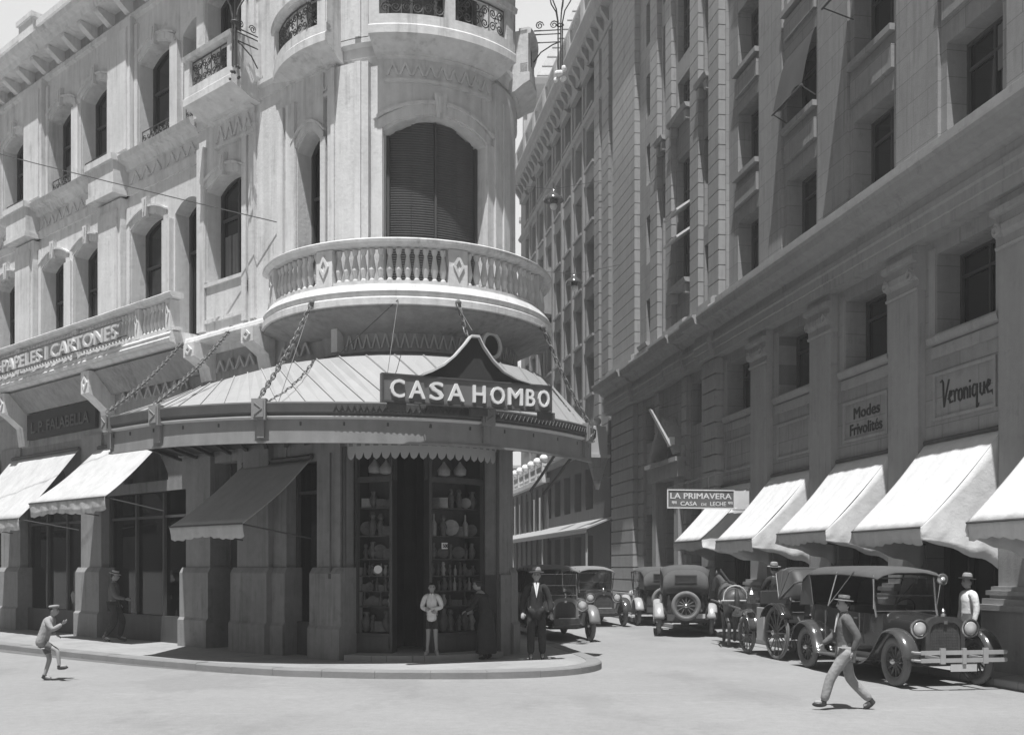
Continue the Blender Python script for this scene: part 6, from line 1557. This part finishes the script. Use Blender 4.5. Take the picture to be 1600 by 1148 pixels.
for s_ in (-1, 1):
    m.tube([(-.45, s_ * .42, .72), (-.2, s_ * .44, .6), (0, s_ * .44, .58), (.3, s_ * .44, .66)], .022, 5); m.tube([(-.5, s_ * .4, .9), (-.62, s_ * .4, .8), (-.45, s_ * .42, .72)], .02, 5); m.tube([(1.3, s_ * .4, .55), (1.62, s_ * .4, .46), (1.95, s_ * .4, .55)], .02, 5)
m.tube([(-.5, -.5, .66), (-.5, .5, .66)], .02, 5); m.build('undercarriage', 'iron', cg, True)
m = MB()
for s_ in (-1, 1): m.tube([(1.7, s_ * .4, .62), (2.4, s_ * .38, .95), (3.2, s_ * .36, 1.02), (4.3, s_ * .30, 1.1)], .024, 6)
m.build('shaft', 'spoke', cg, True)
ch = Vector((cw.x, cw.y, 0)); cf = Vector((math.cos(CR), math.sin(CR), 0)); cl_ = Vector((-cf.y, cf.x, 0))
dp = ch + cf * 1.3 + cl_ * .05
person('carriage driver in a pale felt hat sitting high beyond the leather hood', (dp.x, dp.y), CR - R(90), 1.70,
       dict(pel=(0, 0, .95), hl=(-.1, .04, .93), hr=(.1, .04, .93), kl=(-.13, .42, .95), kr=(.13, .42, .95), al=(-.13, .5, .55), ar=(.13, .5, .55), el=(-.24, .1, 1.15), wl=(-.12, .34, 1.12), er=(.24, .1, 1.15), wr=(.12, .34, 1.12)),
       dict(top='suit', bottom='suit', hat='fedora', hatm='midgrey'), z=.26)
# horse, rump towards us
hp_ = Vector(onz(1150, 1012, 0)); HR = ST_ROT - R(15)
hx = hp_ + Vector((math.cos(HR), math.sin(HR))) * .72
hs = thing('horse', 'dark glossy horse in harness seen from its rump ahead of the carriage', 'horse', (hx.x, hx.y, 0), HR - R(90))
# local: +y forward, x right
hv = [(0, -.55, 1.24, .27), (0, -.2, 1.16, .27), (0, .2, 1.14, .28), (0, .55, 1.2, .25), (-.03, .80, 1.38, .17), (-.12, 1.02, 1.56, .12), (-.2, 1.16, 1.68, .095), (-.27, 1.3, 1.5, .085), (-.32, 1.4, 1.3, .06),
      (.15, -.58, 1.02, .17), (.16, -.46, .82, .105), (.15, -.74, .54, .055), (.15, -.68, .2, .04), (.15, -.62, .06, .055),
      (-.15, -.58, 1.02, .17), (-.16, -.44, .82, .105), (-.15, -.70, .54, .055), (-.15, -.62, .2, .04), (-.15, -.56, .06, .055),
      (.14, .58, .98, .12), (.13, .6, .56, .06), (.13, .6, .2, .038), (.13, .65, .06, .052), (-.14, .58, .98, .12), (-.13, .62, .56, .06), (-.13, .62, .2, .038), (-.13, .67, .06, .052), (0, -.74, 1.32, .12)]
he = [(0, 1), (1, 2), (2, 3), (3, 4), (4, 5), (5, 6), (6, 7), (7, 8), (0, 9), (9, 10), (10, 11), (11, 12), (12, 13), (0, 14), (14, 15), (15, 16), (16, 17), (17, 18), (3, 19), (19, 20), (20, 21), (21, 22), (3, 23), (23, 24), (24, 25), (25, 26), (0, 27)]
mb = skin(hv, he, 0, 2)
for s_ in (-1, 1): mb.lathe([(.03, 0), (.035, .04), (.0, .11)], (-.2 + s_ * .06, 1.13, 1.72), 8)
mb.build('body', 'coat', hs, True, smooth='all')
m = MB(); m.tube([(0, -.80, 1.38), (0, -.90, 1.2), (.01, -.92, .95), (0, -.88, .65), (0, -.86, .45)], [.04, .06, .075, .06, .015], 8); m.build('tail', 'hair', hs, True, smooth='all')
m = MB()
for i in range(9):
    y = .72 + i * .05; z = 1.46 + i * .035; m.ball((-.02 * i, y - .04, z + .06), .03, .05, .07, n=6, m=5)
m.build('mane', 'hair', hs, True, smooth='all')
m = MB()
def ring(y, z, rx, rz, r_, tilt=0.): m.tube([(rx * math.cos(q * math.pi / 12), y + tilt * math.sin(q * math.pi / 12), z + rz * math.sin(q * math.pi / 12)) for q in range(24)], r_, 6, True)
ring(.62, 1.2, .25, .33, .045, .12); ring(.2, 1.14, .30, .31, .025); m.build('collar', 'strap', hs, True)
m = MB(); m.tube([(x, -.80 - .10 * (1 - (x / .34) ** 2), 1.12 - .02 * abs(x)) for x in (-.34, -.25, -.12, 0, .12, .25, .34)] + [(.32, -.2, 1.05), (.3, .2, 1.08)], .022, 6)
m.tube([(-.34, -.80, 1.11), (-.32, -.2, 1.05), (-.3, .2, 1.08)], .022, 6)
m.tube([(x, -.60, 1.2 + .27 * math.sqrt(max(0, 1 - (x / .27) ** 2))) for x in (-.27, -.25, -.18, -.1, 0, .1, .18, .25, .27)] + [(.29, -.66, 1.1)], .02, 6); m.tube([(-.27, -.60, 1.2), (-.29, -.66, 1.1)], .014, 6)
m.build('breeching', 'strapp', hs, True)

# ---------------------------------------------------------------- air: the far end of the street fades a little
hz = bpy.data.materials.new('haze'); hz.use_nodes = True; _t = hz.node_tree; _t.nodes.remove(_t.nodes['Principled BSDF'])
_v = _t.nodes.new('ShaderNodeVolumePrincipled'); _v.inputs['Color'].default_value = (.9, .9, .9, 1); _v.inputs['Density'].default_value = .0017
_t.links.new(_v.outputs[0], _t.nodes['Material Output'].inputs['Volume'])
m = MB(); m.box(-70, 60, -25, 150, -1.03, 64); ho = m.build('haze', hz); tag(ho, kind='stuff')
